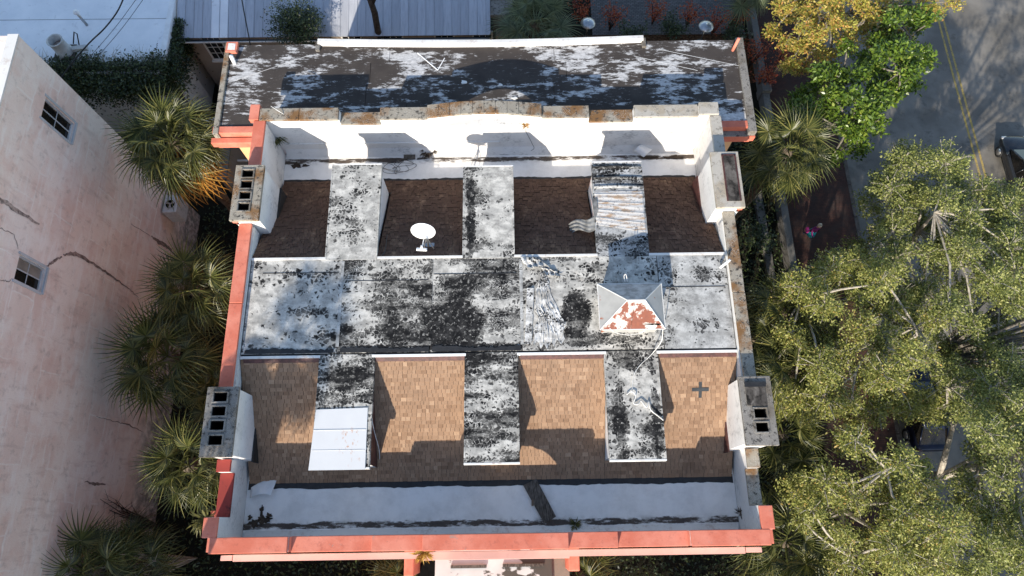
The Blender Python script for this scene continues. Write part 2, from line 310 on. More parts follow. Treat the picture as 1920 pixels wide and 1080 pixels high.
for a in range(5): MB().box(14.1-.02*a, 14.55-.02*a, 11.2+a*1.3, 12.48+a*1.3, 0, .32).build('edging_stone', M['concrete'], pw, bevel=.03)

# ------------------------------------------------------------------ main building
B = thing('apartment_building', 'coral building with a blackened white flat roof, shingled slopes and six dormers', 'building', (-.6, 6.5, 0))
XL, XR = -8.42, 7.22; ZD = 14.0; ZF, ZR = 12.0, 11.7; YF0, YF1 = 5.05, 1.35; YR0, YR1 = 8.35, 12.4
MB().box(-8.86, 7.65, -.74, 13.98, 0, 11.45).build('wall', M['pink'], B)
for x0 in (-8.875, 7.655):
    for yy in (1.5, 5, 8.5, 12):
        for z in (1.2, 4.9, 8.4):
            q = MB().box(x0-.02, x0+.04, yy-.5, yy+.5, z, z+1.9).build('window', M['white_old'], B)
            MB().box(x0-.035 if x0 < 0 else x0+.03, x0-.01 if x0 < 0 else x0+.055, yy-.42, yy+.42, z+.08, z+1.82).build('pane', M['glass'], q)

def parapet(profile, axis, a, b, hole=None, mats=None, z0=11.45, label=None):
    """profile: outline of the top as (t, z) points; wall thickness a..b"""
    out = [(profile[0][0], z0)] + list(profile) + [(profile[-1][0], z0)]
    o = MB().prism([out] + ([hole] if hole else []), axis, a, b).build('parapet', mats or M['white_wall'], B)
    if label: o['label'] = label
    return o
def steps(segs):
    p = []
    for t0, t1, z in segs: p += [(t0, z), (t1, z)]
    return p
def copings(par, axis, segs, a, b, mat, th=.11, slab=1.5, jit=.012):
    for t0, t1, z in segs:
        n = max(1, round((t1-t0)/slab))
        for i in range(n):
            p, q = t0+(t1-t0)*i/n+.006, t0+(t1-t0)*(i+1)/n-.006; dz = rnd(-jit, jit); da = rnd(-jit, jit)
            mm = mat[random.randrange(len(mat))] if isinstance(mat, list) else mat
            (MB().box(p, q, a+da, b+da, z+.002, z+th+dz) if axis == 'y' else MB().box(a+da, b+da, p, q, z+.002, z+th+dz)).build('coping_slab', mm, par, bevel=.018)
# front parapet with its arched opening
fs_ = [(-8.65, -6.4, 13.98), (-6.4, -4.0, 13.64), (-4.0, -2.5, 13.98), (-2.5, 1.65, 14.3), (1.65, 3.1, 13.98), (3.1, 5.2, 13.64), (5.2, 7.5, 13.98)]
def arch(x0, x1, zs, za, n=14): return [(x0, zs)] + [(x0+(x1-x0)*i/n, zs+.06+(za-zs-.06)*math.sin(math.pi*i/n)**.8) for i in range(n+1)] + [(x1, zs)]
fp = parapet(steps(fs_), 'y', -.68, -.28, arch(-1.92, .85, 13.3, 14.1), label='front parapet with coral coping and an arched opening')
copings(fp, 'y', fs_, -.70, -.26, M['coral'], .12, 9, .004)
for (a0, a1, za), (b0, b1, zb) in zip(fs_, fs_[1:]):
    sg_ = 1 if za > zb else -1; MB().box(a1+.001*sg_ if sg_ > 0 else a1-.02, a1+.02 if sg_ > 0 else a1-.001, -.69, -.27, min(za, zb)+.125, max(za, zb)).build('step_facing', M['coral'], fp)
MB().box(-1.90, .83, -.66, -.34, 13.302, 13.34).build('opening_sill', M['pink'], fp)
MB().prism([[(-8.25, -.95), (-2.6, -.95), (-2.6, -1.0), (1.75, -1.0), (1.75, -.95), (7.0, -.95), (7.0, -.76), (-8.25, -.76)]], 'z', 13.0, 13.22).build('cornice', M['pink'], B, bevel=.015)
MB().box(-8.62, -8.27, -.92, -.77, 13.0, 13.215).build('cornice_return', M['pink'], B, bevel=.015); MB().box(7.02, 7.5, -.92, -.77, 13.0, 13.215).build('cornice_return', M['pink'], B, bevel=.015)
for x0, x1 in ((-10.0, -8.88), (7.67, 8.7)):
    q = MB().box(x0, x1, -.75, .55 if x0 < 0 else -.1, 10.6, 11.0).build('corner_ledge', M['coral'], B, bevel=.02)
    MB().box(x0+.05 if x0 < 0 else x0, x1 if x0 < 0 else x1-.05, -.7, .3 if x0 < 0 else -.15, 10.2, 10.59).build('ledge_moulding', M['coral'], q)
# rear parapet
rs_ = [(-8.7, -5.9, 14.02), (-5.9, -4.45, 13.7), (-4.45, -2.76, 14.0), (1.3, 3.0, 13.98), (3.0, 4.6, 13.68), (4.6, 6.9, 13.95), (6.9, 7.6, 14.08)]
hump = [(-2.76+4.06*i/10, 14.1+.24*math.sin(math.pi*i/10)) for i in range(11)]
prof = steps(rs_[:3]) + hump + steps(rs_[3:])
rp = parapet(prof, 'y', 13.65, 14.02, arch(-2.08, .72, 13.55, 13.98), label='white rear parapet with stepped brown coping and an arched opening')
copings(rp, 'y', rs_[:3], 13.60, 14.09, M['lichen'], .1, 1.45); copings(rp, 'y', rs_[3:5], 13.60, 14.09, M['lichen'], .1, 1.45); copings(rp, 'y', rs_[5:], 13.60, 14.1, M['lichen_pale'], .1, 1.7)
for i in range(0, 10):
    (x0, z0), (x1, z1) = hump[i], hump[i+1]
    MB().hexa([(x0+.004, 13.58, z0+.002), (x1-.004, 13.58, z1+.002), (x1-.004, 14.1, z1+.002), (x0+.004, 14.1, z0+.002)], [(x0+.004, 13.58, z0+.1), (x1-.004, 13.58, z1+.1), (x1-.004, 14.1, z1+.1), (x0+.004, 14.1, z0+.1)]).build('coping_slab', M['lichen'], rp, bevel=.015)
MB().prism([[(13.47, 11.702), (13.648, 11.702), (13.648, 12.05)]], 'x', -8.4, 7.2).build('cant_strip', M['white_wall'], rp)
MB().box(-8.3, -.2, 13.60, 13.648, 12.42, 12.47).build('wall_rail', M['white_wall'], rp)
# side parapets
def side(x0, x1, segs, mats):
    par = parapet(steps(segs), 'x', x0, x1, mats=M['white_wall'])
    for sgm, mt in zip(segs, mats):
        if mt: copings(par, 'x', [sgm], x0-.03, x1+.03, mt, .11, 2.6 if mt != M['coral'] else 3.2, .006)
    return par
ls = [(-.27, .3, 13.98), (.3, 1.6, 13.2), (1.6, 1.98, 13.55), (1.98, 4.0, 13.3), (4.0, 9.55, 14.12), (9.55, 11.5, 13.3), (11.5, 13.6, 13.98)]
q = side(-8.86, -8.5, ls, [M['coral'], M['coral_dark'], M['coral_dark'], None, M['coral'], None, M['coral']]); q['label'] = 'left side parapet with coral coping'
rs2 = [(-.27, .4, 13.98), (.4, 1.5, 13.2), (1.5, 2.08, 13.45), (2.08, 4.1, 13.3), (4.1, 9.8, 14.08), (9.8, 11.9, 13.3), (11.9, 13.6, 14.0)]
q = side(7.3, 7.63, rs2, [M['coral'], M['lichen'], M['lichen'], None, M['lichen'], None, M['lichen_pale']]); q['label'] = 'right side parapet with lichened coping'
MB().box(-9.06, -8.72, 13.62, 14.25, 13.9, 14.12).build('coping_slab', M['coral'], rp, bevel=.01)
for x0, x1 in ((-8.499, -8.44), (7.24, 7.299)): MB().box(x0, x1, 4.02, 9.5, 13.6, 14.05).build('wall_flashing', M['white_old'], B)
q = MB().box(7.66, 8.25, 3.9, 9.0, 10.9, 11.1).build('side_ledge', M['grey_wall'], B); MB().box(7.66, 8.15, .2, 3.6, 10.6, 10.9).build('side_ledge', M['grey_wall'], B)

# gutters between slopes and parapets
gf = MB().box(-8.49, 7.29, -.279, 1.6, 11.75, ZF).build('gutter', M['gutter'], B); gf['label'] = 'white membrane gutter behind the front parapet'
gr = MB().box(-8.49, 7.29, 12.2, 13.649, 11.5, ZR).build('gutter', M['gutter'], B); gr['label'] = 'white membrane gutter below the rear parapet'
MB().prism([[(-.278, ZF+.002), (-.278, ZF+.16), (-.1, ZF+.002)]], 'x', -8.4, 7.2).build('cant_strip', M['white_old'], gf)
def blob(name, mat, par, cx, cy, z, rx, ry, n=26, seed=0, h=.02):
    rr = random.Random(seed); pts = []; ph = [rr.uniform(0, 6.28) for _ in range(5)]
    for i in range(n):
        a = 2*math.pi*i/n; k = .72 + .16*math.sin(3*a+ph[0]) + .12*math.sin(5*a+ph[1]) + .1*math.sin(9*a+ph[2]) + rr.uniform(-.1, .1)
        pts.append((cx+rx*k*math.cos(a), cy+ry*k*math.sin(a)))
    return MB().prism([pts], 'z', z, z+h).build(name, mat, par)
for i, (x, y, rx, ry) in enumerate(((-8.15, .12, .22, .16), (-7.85, .22, .28, .16), (-7.95, .5, .07, .22), (-7.7, .35, .12, .1), (-8.3, .3, .08, .1))): blob('dirt_patch', M['litter'], gf, x, y, ZF+.001, rx, ry, seed=i, h=.03, n=44)
for i, (x, y, rx, ry) in enumerate(((-8.05, 13.12, .24, .15), (-7.7, 13.12, .16, .07), (6.5, 13.3, .5, .09), (5.6, 13.3, .4, .05))): blob('dirt_patch', M['litter'], gr, x, y, ZR+.001, rx, ry, seed=40+i, h=.03, n=44)

# shingled slopes, four bays on each side
ef = .128
def slope_bay(x0, x1, y0, z0, y1, z1, mat, singles, seed):
    rr = random.Random(seed); up_ = Vector((0, y0-y1, z0-z1)); L = up_.length; up_.normalize(); nrm = Vector((1, 0, 0)).cross(up_); nrm = nrm if nrm.z > 0 else -nrm
    base = Vector((0, y1, z1)); d = .18
    slab = MB().hexa([(x0, y1, z1-d), (x1, y1, z1-d), (x1, y0, z0-d), (x0, y0, z0-d)], [(x0, y1, z1-.005), (x1, y1, z1-.005), (x1, y0, z0-.005), (x0, y0, z0-.005)]).build('roof_slope', M['bitumen'], B)
    stuff = MB(); n = int(L/ef)
    for i in range(n):
        s0 = i*ef; x = x0 + rr.uniform(-.2, 0)
        while x < x1-.01:
            wd = rr.choice((.11, .14, .17, .20, .15)); a, b = max(x, x0), min(x+wd, x1); x += wd
            if b-a < .02: continue
            t = rr.choice((.008, .010, .024, .030)) + rr.uniform(0, .004); dl = rr.uniform(-.002, .002); g2 = .0048
            p = [base+up_*(s0+dl)+Vector((a+g2, 0, 0)), base+up_*(s0+dl)+Vector((b-g2, 0, 0)), base+up_*(s0+ef+.012)+Vector((b-g2, 0, 0)), base+up_*(s0+ef+.012)+Vector((a+g2, 0, 0))]
            bt = p; e_ = t*.35 if y1 < y0 else t+.004; tp = [p[0]+nrm*(t+.006), p[1]+nrm*(t+.006), p[2]+nrm*e_, p[3]+nrm*e_]
            if singles and singles[0] > 0 and singles[1] <= i:
                singles[0] -= 1; MB().hexa(bt, tp).build('shingle', mat, slab)
            else: stuff.hexa(bt, tp)
    o = stuff.build('shingles', mat, slab); o['kind'] = 'stuff'
    return slab
FB = [(XL, -5.9), (-4.28, -1.33), (.28, 3.08), (4.68, XR)]; RB = [(XL, -5.98), (-4.28, -1.46), (.24, 3.0), (4.7, XR)]
sing = [150, 0]; sing2 = [150, 0]
for i, (a, b) in enumerate(FB):
    s_ = slope_bay(a, b, YF0, ZD-.02, YF1, ZF+.02, M['shingle'], sing if i == 2 else sing2 if i == 1 else None, i)
    MB().box(a, b, YF0-.05, YF0+.03, ZD-.05, ZD+.03).build('drip_edge', M['white_paint' if i else 'white_old'], s_)
    MB().hexa([(a+.1, YF0-.17, ZD-.09), (b-.02, YF0-.17, ZD-.09), (b-.02, YF0-.052, ZD-.04), (a+.1, YF0-.052, ZD-.04)], [(a+.1, YF0-.17, ZD-.07), (b-.02, YF0-.17, ZD-.07), (b-.02, YF0-.052, ZD+.0), (a+.1, YF0-.052, ZD+.0)]).build('flashing', M['red_trim'], s_)
for i, (a, b) in enumerate(RB):
    s_ = slope_bay(a, b, YR0, ZD-.02, YR1, ZR+.02, M['shingle_shaded'], None, 10+i)
    MB().box(a, b, YR0-.03, YR0+.05, ZD-.05, ZD+.02).build('drip_edge', M['white_old'], s_)
for a, b, ye in ((-5.9, -4.28, 1.84), (-1.33, .28, 1.92), (3.08, 4.68, 1.95)): slope_bay(a, b, ye, ZF+.02+(ye-YF1)*(ZD-ZF-.04)/(YF0-YF1), YF1, ZF+.02, M['shingle'], None, 50)
for a, b, ye in ((-5.98, -4.28, 11.66), (-1.46, .24, 11.68), (3.0, 4.7, 11.64)): slope_bay(a, b, ye, ZR+.02+(YR1-ye)*(ZD-ZR-.04)/(YR1-YR0), YR1, ZR+.02, M['shingle_shaded'], None, 60)
def wavy_strip(y_in, y_out, z, x0, x1, amp=.016, mat='bitumen', n=130, seed=0):
    rr = random.Random(seed); xs = [x0+(x1-x0)*i/n for i in range(n+1)]
    pts = [(x, y_in) for x in xs] + [(x, y_out+rr.uniform(-amp, amp)+amp*math.sin(x*2.3)) for x in reversed(xs)]
    return MB().prism([pts], 'z', z, z+.012).build('bitumen_strip', M[mat], B)
wavy_strip(1.42, 1.16, ZF+.003, -8.45, 7.25, seed=1); wavy_strip(12.3, 12.5, ZR+.003, -8.45, 7.25, .02, seed=2)
# painted plus mark on the right front slope
cx, cy = 6.1, 3.94; sl_ = (ZD-ZF-.04)/(YF0-YF1); zz = lambda y: ZF+.02+(y-YF1)*sl_+.03
for dx, dy in ((.27, .05), (.05, .24)):
    MB().hexa([(cx-dx, cy-dy, zz(cy-dy)), (cx+dx, cy-dy, zz(cy-dy)), (cx+dx, cy+dy, zz(cy+dy)), (cx-dx, cy+dy, zz(cy+dy))], [(cx-dx, cy-dy, zz(cy-dy)+.004+dx*.01), (cx+dx, cy-dy, zz(cy-dy)+.004+dx*.01), (cx+dx, cy+dy, zz(cy+dy)+.004+dx*.01), (cx-dx, cy+dy, zz(cy+dy)+.004+dx*.01)]).build('painted_mark', plain('grey_mark', (.05, .055, .06)), B)

# flat deck of coated sheets
deck = MB().box(XL, XR, YF0+.02, YR0-.02, 13.7, 13.93).build('roof_deck', M['bitumen'], B)
xs = [XL, -5.4, -2.48, .45, 4.95, XR]
for i in range(5):
    MB().box(xs[i]+.012, xs[i+1]-.012, YF0+.10, YR0-.03, 13.935, ZD-.004+.004*(i % 2)).build('membrane_panel', M['deck'][i], deck, bevel=.008)
for (x0, x1, y) in ((-8.0, -5.5, 7.85), (-5.2, -2.6, 7.55), (-2.4, .3, 7.75), (4.9, 7.1, 7.2)): MB().box(x0, x1, y, y+.022, ZD-.002, ZD+.008).build('lap_seam', M['bitumen'], deck)
for x in (-2.48, -5.4, .45): MB().box(x-.05, x+.05, YF0+.3, YR0-.1, ZD+.001, ZD+.009).build('seam_tape', M['deck'][4 if x != -2.48 else 1], deck)
for i, (x0, x1) in enumerate(((-8.3, -5.5), (-5.3, -2.5), (-2.4, .4))): wavy_strip(5.16, 5.3, ZD+.004, x0, x1, .03, n=40, seed=9+i).name = 'bitumen_strip'

# dormers
def dormer(x0, x1, ya, yb, mat, label, front, cheeks):
    d = MB().box(x0, x1, min(ya, yb), max(ya, yb), ZD-.13, ZD+.003).build('dormer', [mat], B, bevel=.012); d['label'] = label
    zl = (ZF if front else ZR); sg = 1 if front else -1; ye = yb+sg*.16; ys = YF0 if front else YR0; yl = YF1 if front else YR1
    zs = lambda y: zl+(ZD-zl)*(abs(y-yl)/abs(ys-yl))-.12
    for x, mm in ((x0+.07, cheeks[0]), (x1-.12, cheeks[1])):  # dark right-hand cheeks carry their shade in the material colour
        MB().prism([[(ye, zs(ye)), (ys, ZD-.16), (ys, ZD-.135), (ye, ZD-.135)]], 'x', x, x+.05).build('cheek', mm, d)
    MB().box(x0+.08, x1-.08, ye, ye+.06*sg, zs(ye), ZD-.135).build('front_wall', M['white_old'], d) if sg > 0 else MB().box(x0+.08, x1-.08, ye-.06, ye, zs(ye), ZD-.135).build('front_wall', M['white_old'], d)
    wn = MB().box((x0+x1)/2-.45, (x0+x1)/2+.45, ye-.03*sg if sg > 0 else ye, ye if sg > 0 else ye+.03, zs(ye)+.45, ZD-.35).build('window', M['glass'], d)
    for e, (y0, y1) in enumerate(((yb, yb+.03*sg),)):
        MB().box(x0-.012, x1+.012, min(y0-.02*sg, y1), max(y0-.02*sg, y1), ZD-.17, ZD+.012).build('fascia', M['white_old'], d)
    for x in (x0-.01, x1-.03): MB().box(x, x+.04, min(ya, yb)+.05, max(ya, yb)-.05, ZD-.15, ZD+.016).build('edge_trim', mat, d)
    return d
DF = []
for (x0, x1, yb), mt, lb, ck in zip(((-5.92, -4.2, 1.62), (-1.36, .3, 1.70), (3.02, 4.7, 1.73)), M['dorm'][:3],
        ('front dormer with a white metal sheet on its flat roof', 'front dormer with a crazed black and white roof', 'front dormer with a grey coated roof and white cheek'),
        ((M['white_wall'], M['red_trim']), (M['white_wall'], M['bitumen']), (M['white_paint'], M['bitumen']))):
    DF.append(dormer(x0, x1, YF0+.06, yb, mt, lb, True, ck))
for (x0, x1, yb), mt, lb, ck in zip(((-6.0, -4.3, 11.86), (-1.46, .25, 11.73), (2.99, 4.71, 11.84)), M['dorm'][3:],
        ('rear dormer with a pale crazed roof on the left', 'rear dormer with a pale grey roof in the middle', 'rear dormer with a corrugated metal sheet exposed on its roof'),
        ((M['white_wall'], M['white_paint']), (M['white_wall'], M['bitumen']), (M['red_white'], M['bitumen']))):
    DF.append(dormer(x0, x1, YR0-.06, yb, mt, lb, False, ck))
MB().hexa([(-5.98, 1.58, ZD+.03), (-4.30, 1.58, ZD+.03), (-4.32, 3.42, ZD+.012), (-5.90, 3.38, ZD+.012)], [(-5.98, 1.58, ZD+.05), (-4.30, 1.58, ZD+.05), (-4.32, 3.42, ZD+.03), (-5.90, 3.38, ZD+.03)]).build('cover_sheet', M['white_sheet'], DF[0])
for y in (2.15, 2.75): MB().box(-5.93, -4.34, y, y+.012, ZD+.045, ZD+.052).build('sheet_lap', M['white_old'], DF[0])
g = G('corrugated_coated_metal', .6); k = g.step(g.noise(2.4, 6, g.sv((.8, 3.0, 0)), .65), .47, .62); c_ = g.mix(g.math('MULTIPLY', k, .85), (.56, .54, .51), (.33, .20, .10)); c_ = g.mix(g.step(g.noise(13, 5, rough=.8), .54, .62), c_, (.2, .19, .18)); M['corr'] = g.col(c_)
from mathutils import noise as mnoise
grid_mesh('corrugated_sheet', M['corr'], DF[5], lambda u, v: (3.02+u*1.66, 9.15+v*1.55+(1-u)*.3*(1-v), ZD+.012+.016*((v*4.3) % 1.0)+.004*math.cos(v*8.6*2*math.pi)+.006*math.sin(u*7+v*3)), 26, 90, .004)
# ribbed coating ridge rolls on the far end of the same dormer
for y in (11.62, 11.2, 10.86): MB().tube([(3.02, y, ZD+.0), (3.8, y+.02, ZD+.01), (4.68, y, ZD+.0)], .055, 8).build('coating_roll', M['dorm'][5], DF[5], True)

# chimneys
def chimney(x0, x1, y0, y1, zt, holes, outer_left, capmat, label, red=False):
    xi, xo = (x1, x0) if outer_left else (x0, x1); sg = 1 if outer_left else -1
    b0, b1 = (x0+.1, x1-.03) if outer_left else (x0+.03, x1-.1)
    outer = [(x0, y0), (x1, y0), (x1, y1), (x0, y1)]
    hl = [[(a, c), (a, d_), (b, d_), (b, c)] for a, b, c, d_ in holes]
    ch = MB().prism([[(b0, y0+.07), (b1, y0+.07), (b1, y1-.07), (b0, y1-.07)]] + hl, 'z', 11.7, zt-.13).build('chimney', M['white_wall'], B); ch['label'] = label
    MB().prism([outer]+hl, 'z', zt-.13, zt).build('cap', capmat, ch, bevel=.02)
    MB().box(b0+.05, b1-.05, y0+.15, y1-.15, 11.75, zt-1.0).build('flue_floor', M['void'], ch)
    for k_, (dx, za) in enumerate(((.0, .32), (.06, .5))):
        xx0, xx1 = (x0+.02+dx, x0+.2) if outer_left else (x1-.2, x1-.02-dx)
        MB().box(xx0, xx1, y0+.04+dx*.5, y1-.04-dx*.5, zt-za, zt-.132 if k_ == 0 else zt-.321).build('corbel', M['coral'], ch, bevel=.015)
    for a, b, c, d_ in holes:
        MB().prism([[(a-.012, c-.012), (b+.012, c-.012), (b+.012, d_+.012), (a-.012, d_+.012)], [(a+.012, c+.012), (a+.012, d_-.012), (b-.012, d_-.012), (b-.012, c+.012)]], 'z', zt-1.02, zt-.02).build('flue_lining', M['void'], ch)
        MB().prism([[(a-.05, c-.045), (b+.05, c-.045), (b+.05, d_+.045), (a-.05, d_+.045)], [(a, c), (a, d_), (b, d_), (b, c)]], 'z', zt+.002, zt+.03+rnd(0, .012)).build('flue_rim', M['lichen_grey'], ch, bevel=.008)
    MB().box(b1+.002 if outer_left else b0-.052, b1+.052 if outer_left else b0-.002, y0+.0, y1-.0, 12.0, 12.9).build('base_flashing', M['bitumen'] if outer_left else M['red_trim'], ch)
    return ch
hl4 = lambda xa, xb, ys, w, h: [(xa, xb, y, y+h) for y in ys]
chimney(-9.05, -8.1, 1.95, 4.02, 14.6, hl4(-8.82, -8.42, (2.3, 2.73, 3.15, 3.57), 0, .27), True, M['lichen_grey'], 'front left chimney with four open flues')
chimney(-9.08, -8.12, 9.5, 11.55, 14.6, hl4(-8.82, -8.46, (9.85, 10.26, 10.67, 11.08), 0, .27), True, M['lichen'], 'rear left chimney with four open flues')
ch = chimney(6.95, 7.92, 2.05, 4.12, 14.6, hl4(7.3, 7.66, (2.45, 2.86), 0, .27), False, M['lichen_grey'], 'front right chimney with two open flues and a felted top')
g = G('mildewed_felt', .9); v_ = g.noise(2.5, 6, g.vec('ADD', g.sv((2, 1, 1)), g.vec('MULTIPLY', g.noise(2, 3, color=True), (1.2, 1.2, 0))), .6); M['felt_swirl'] = g.col(g.ramp(v_, [(.35, (.015, .014, .013)), (.5, (.07, .062, .055)), (.68, (.16, .145, .13))]))
MB().box(7.12, 7.72, 3.22, 3.9, 14.602, 14.635).build('felt_patch', M['felt_swirl'], ch, bevel=.01); MB().box(7.1, 7.74, 3.78, 3.93, 14.637, 14.66).build('felt_upstand', M['bitumen'], ch)
MB().box(7.24, 7.74, 2.38, 3.18, 14.601, 14.618).v
ch = chimney(6.95, 7.9, 9.75, 11.85, 14.6, [], False, M['lichen_pale'], 'rear right chimney closed with red-edged felt')
M['grime'] = plain('grey_mildew_felt', (.10, .095, .09), .9, .7, 7, bump=.4)
MB().box(7.36, 7.74, 9.98, 11.68, 14.602, 14.625).build('felt_patch', M['felt_swirl'], ch)
for a in ((7.31, 7.358, 9.98, 11.72), (7.742, 7.79, 9.98, 11.72), (7.31, 7.79, 11.682, 11.725)): MB().box(a[0], a[1], a[2], a[3], 14.602, 14.632).build('felt_edging', M['red_trim'], ch)
# loose pipe at the right deck edge
tag(MB().tube([at(1350, 502, 14.1), at(1369, 487, 14.45)], .045, 10).build('drain_pipe', M['white_paint'], None, True), 'short white pipe leaning on the right coping', 'pipe')

# metal ventilator hood on the deck
ex0, ex1, ey0, ey1, ez, rz = 2.82, 4.82, 5.56, 7.04, 14.86, 15.42; ra, rb, ry = (3.62, 6.32, rz), (4.15, 6.32, rz), 6.32
hd = MB().box(ex0+.14, ex1-.14, ey0+.14, ey1-.14, ZD-.05, ez).build('roof_hood', M['hood'], B); hd['label'] = 'square ventilator hood with a rusty pyramid roof on the deck'
e4 = [(ex0, ey0, ez), (ex1, ey0, ez), (ex1, ey1, ez), (ex0, ey1, ez)]
def plate(pts, mat, nm='hood_panel', th=.02):
    pts = [Vector(p) for p in pts]; nn = (pts[1]-pts[0]).cross(pts[2]-pts[0]).normalized(); nn = nn if nn.z > 0 else -nn; n = len(pts)
    return MB().add([p-nn*th for p in pts]+pts, [tuple(range(n-1, -1, -1)), tuple(range(n, 2*n))]+[(i, (i+1) % n, (i+1) % n+n, i+n) for i in range(n)]).build(nm, mat, hd)
xm = 4.0
plate([e4[0], (xm-.25, ey0, ez), (xm-.15, ry, rz), ra], M['rust']); plate([(xm-.24, ey0, ez+.004), e4[1], rb, (xm-.14, ry, rz+.004)], M['rust'])
plate([e4[1], e4[2], rb], M['hood']); plate([e4[2], e4[3], ra, rb], M['hood_north']); plate([e4[3], e4[0], ra], M['hood'])
for a, b in ((e4[0], ra), (e4[1], rb), (e4[2], rb), (e4[3], ra), (ra, rb), (e4[0], e4[1]), (e4[1], e4[2]), (e4[2], e4[3]), (e4[3], e4[0])): MB().tube([a, b], .016, 6).build('hip_cap', M['white_old'], hd)
blob('rust_hole', M['void'], hd, 4.45, 5.70, ez+.10, .3, .07, seed=5, h=.008)
def rope(name, label, pts, r, mat, cat='rope'):
    P_ = [Vector(p) for p in pts]; out = []
    for i in range(len(P_)-1):
        p0, p1, p2, p3 = P_[max(i-1, 0)], P_[i], P_[i+1], P_[min(i+2, len(P_)-1)]
        for k in range(6): t = k/6; out.append(.5*((2*p1)+(p2-p0)*t+(2*p0-5*p1+4*p2-p3)*t*t+(3*p1-p0-3*p2+p3)*t**3))
    out.append(P_[-1]); return tag(MB().tube(out, r, 6).build(name, mat, None, True), label, cat)
M['rope'] = plain('white_rope', (.72, .70, .66), .8, .2)
rope('rope', 'white rope looped along the front eave of the rusty hood', [at(1143, 615, 14.9), at(1155, 624, 14.75), at(1180, 628, 14.7), at(1203, 623, 14.75), at(1212, 615, 14.9)], .012, M['rope'])
rope('rope', 'long white rope trailing from the rusty hood onto the front dormer', [at(1243, 615, 14.87), at(1240, 640, 14.4), at(1222, 664, 14.04), at(1200, 685, 14.03), at(1188, 705, 14.03), at(1185, 735, 14.03)], .012, M['rope'])
rope('rope', 'tangled white rope end lying on the front dormer roof', [at(1175, 740, 14.05), at(1184, 734, 14.06), at(1192, 742, 14.09), at(1188, 756, 14.05), at(1196, 758, 14.1), at(1202, 752, 14.07), at(1212, 764, 14.1), at(1216, 752, 14.06), at(1220, 768, 14.08), at(1234, 780, 14.06), at(1244, 788, 14.05)], .018, M['rope'])
rope('rope', 'small white rope loop behind the rusty hood', [at(1172, 528, 14.9), at(1170, 518, 15.0), at(1173, 514, 15.05), at(1175, 520, 15.0), at(1176, 528, 14.9)], .012, M['rope'])

# torn, crumpled membrane on the deck
rr = random.Random(4)
ph = [rr.uniform(0, 6.28) for _ in range(12)]
def crumple(u, v):
    a = at(1022-8*(1-v)+ (u-.5)*(10+14*v), 512, ZD) ; b = at(1000+u*62, 652-22*abs(u-.4)+5*math.sin(u*29), ZD)
    p = a.lerp(b, v); p.x += .05*math.sin(9*v+ph[0])+.03*math.sin(21*v+u*4)
    q_ = Vector((u*13+math.sin(4*v)*1.5, v*3.2, 3.1)); fold = .028*mnoise.ridged_multi_fractal(q_, .8, 2.3, 6, 1.0, 2.0)*(.4+.6*math.sin(math.pi*u)) + .07*abs(mnoise.noise(Vector((u*16, v*9, 1)))) - .03
    p.x += .05*mnoise.noise(Vector((v*7, u*3, 5))); p.y += .05*mnoise.noise(Vector((u*7, v*3, 9)))
    p.z = ZD+.02+max(0, fold); return p
cm = grid_mesh('torn_membrane', M['torn_white'], None, crumple, 80, 70); tag(cm, 'crumpled torn white roofing membrane heaped on the deck', 'membrane')
grid_mesh('loose_flap', M['torn_white'], cm, lambda u, v: at(975+u*30+v*50, 482+v*36+(1-u)*8*math.sin(6*v), ZD+.03+.06*abs(math.sin(9*u+5*v))+.03*math.sin(20*v)), 14, 22)
grid_mesh('loose_flap', M['torn_white'], cm, lambda u, v: at(988+u*13-4*v, 540+v*105, ZD+.02+.04*abs(math.sin(6*u+14*v))), 6, 24)
# torn grey felt hanging off the corrugated dormer
tf = grid_mesh('torn_felt', M['grey_felt'], None, lambda u, v: at(1118-52*u+4*v, 400+22*u+v*(26-8*u)+5*math.sin(6*u), 14.02-.75*u**1.3+.13*abs(math.sin(9*v+5*u))*u), 16, 14, .01)
tag(tf, 'torn grey felt flap hanging off the corrugated dormer', 'felt')
grid_mesh('torn_strip', M['grey_felt'], tf, lambda u, v: at(1110+u*9+v*6, 372+v*58, 14.03+.05*math.sin(5*v+u)), 4, 12)

# satellite dish on the rear slope
D = thing('satellite_dish', 'white oval satellite dish on the dark rear slope', 'satellite dish', (-2.66, 8.95, 13.6))
el, az_ = R(20), R(184); nd = Vector((math.sin(az_)*math.cos(el), math.cos(az_)*math.cos(el), math.sin(el))); dc = Vector((-2.66, 8.86, 15.0))
e1 = Vector((0, 0, 1)).cross(nd).normalized(); e2 = nd.cross(e1)
vs = [dc-nd*.07]; fs = []; NS = 36; NR = 6
for k in range(1, NR+1):
    q = k/NR; vs += [dc+e1*(.40*q*math.cos(2*math.pi*i/NS))+e2*(.36*q*math.sin(2*math.pi*i/NS))+nd*(-.07+.07*q*q) for i in range(NS)]
for i in range(NS): fs.append((0, 1+i, 1+(i+1) % NS))
for k in range(NR-1):
    for i in range(NS): j = (i+1) % NS; fs.append((1+k*NS+i, 1+(k+1)*NS+i, 1+(k+1)*NS+j, 1+k*NS+j))
q = MB().add(vs, fs).build('reflector', M['white_paint'], D, True); md = q.modifiers.new('s', 'SOLIDIFY'); md.thickness = .02
ft = Vector((-2.62, 8.82, 13.7)); bk = dc-nd*.12
MB().tube([ft, Vector((-2.62, 8.9, 14.5)), bk], .035, 10).build('mast', M['steel'], D, True)
MB().box(-2.8, -2.44, 8.66, 8.98, 13.62, 13.74).build('foot', M['steel'], D)
MB().tube([Vector((-2.62, 8.9, 14.4)), Vector((-2.42, 8.72, 13.75))], .018).build('strut', M['steel'], D); MB().tube([Vector((-2.62, 8.9, 14.4)), Vector((-2.8, 8.72, 13.75))], .018).build('strut', M['steel'], D)
tip = dc+nd*.52-e2*.30
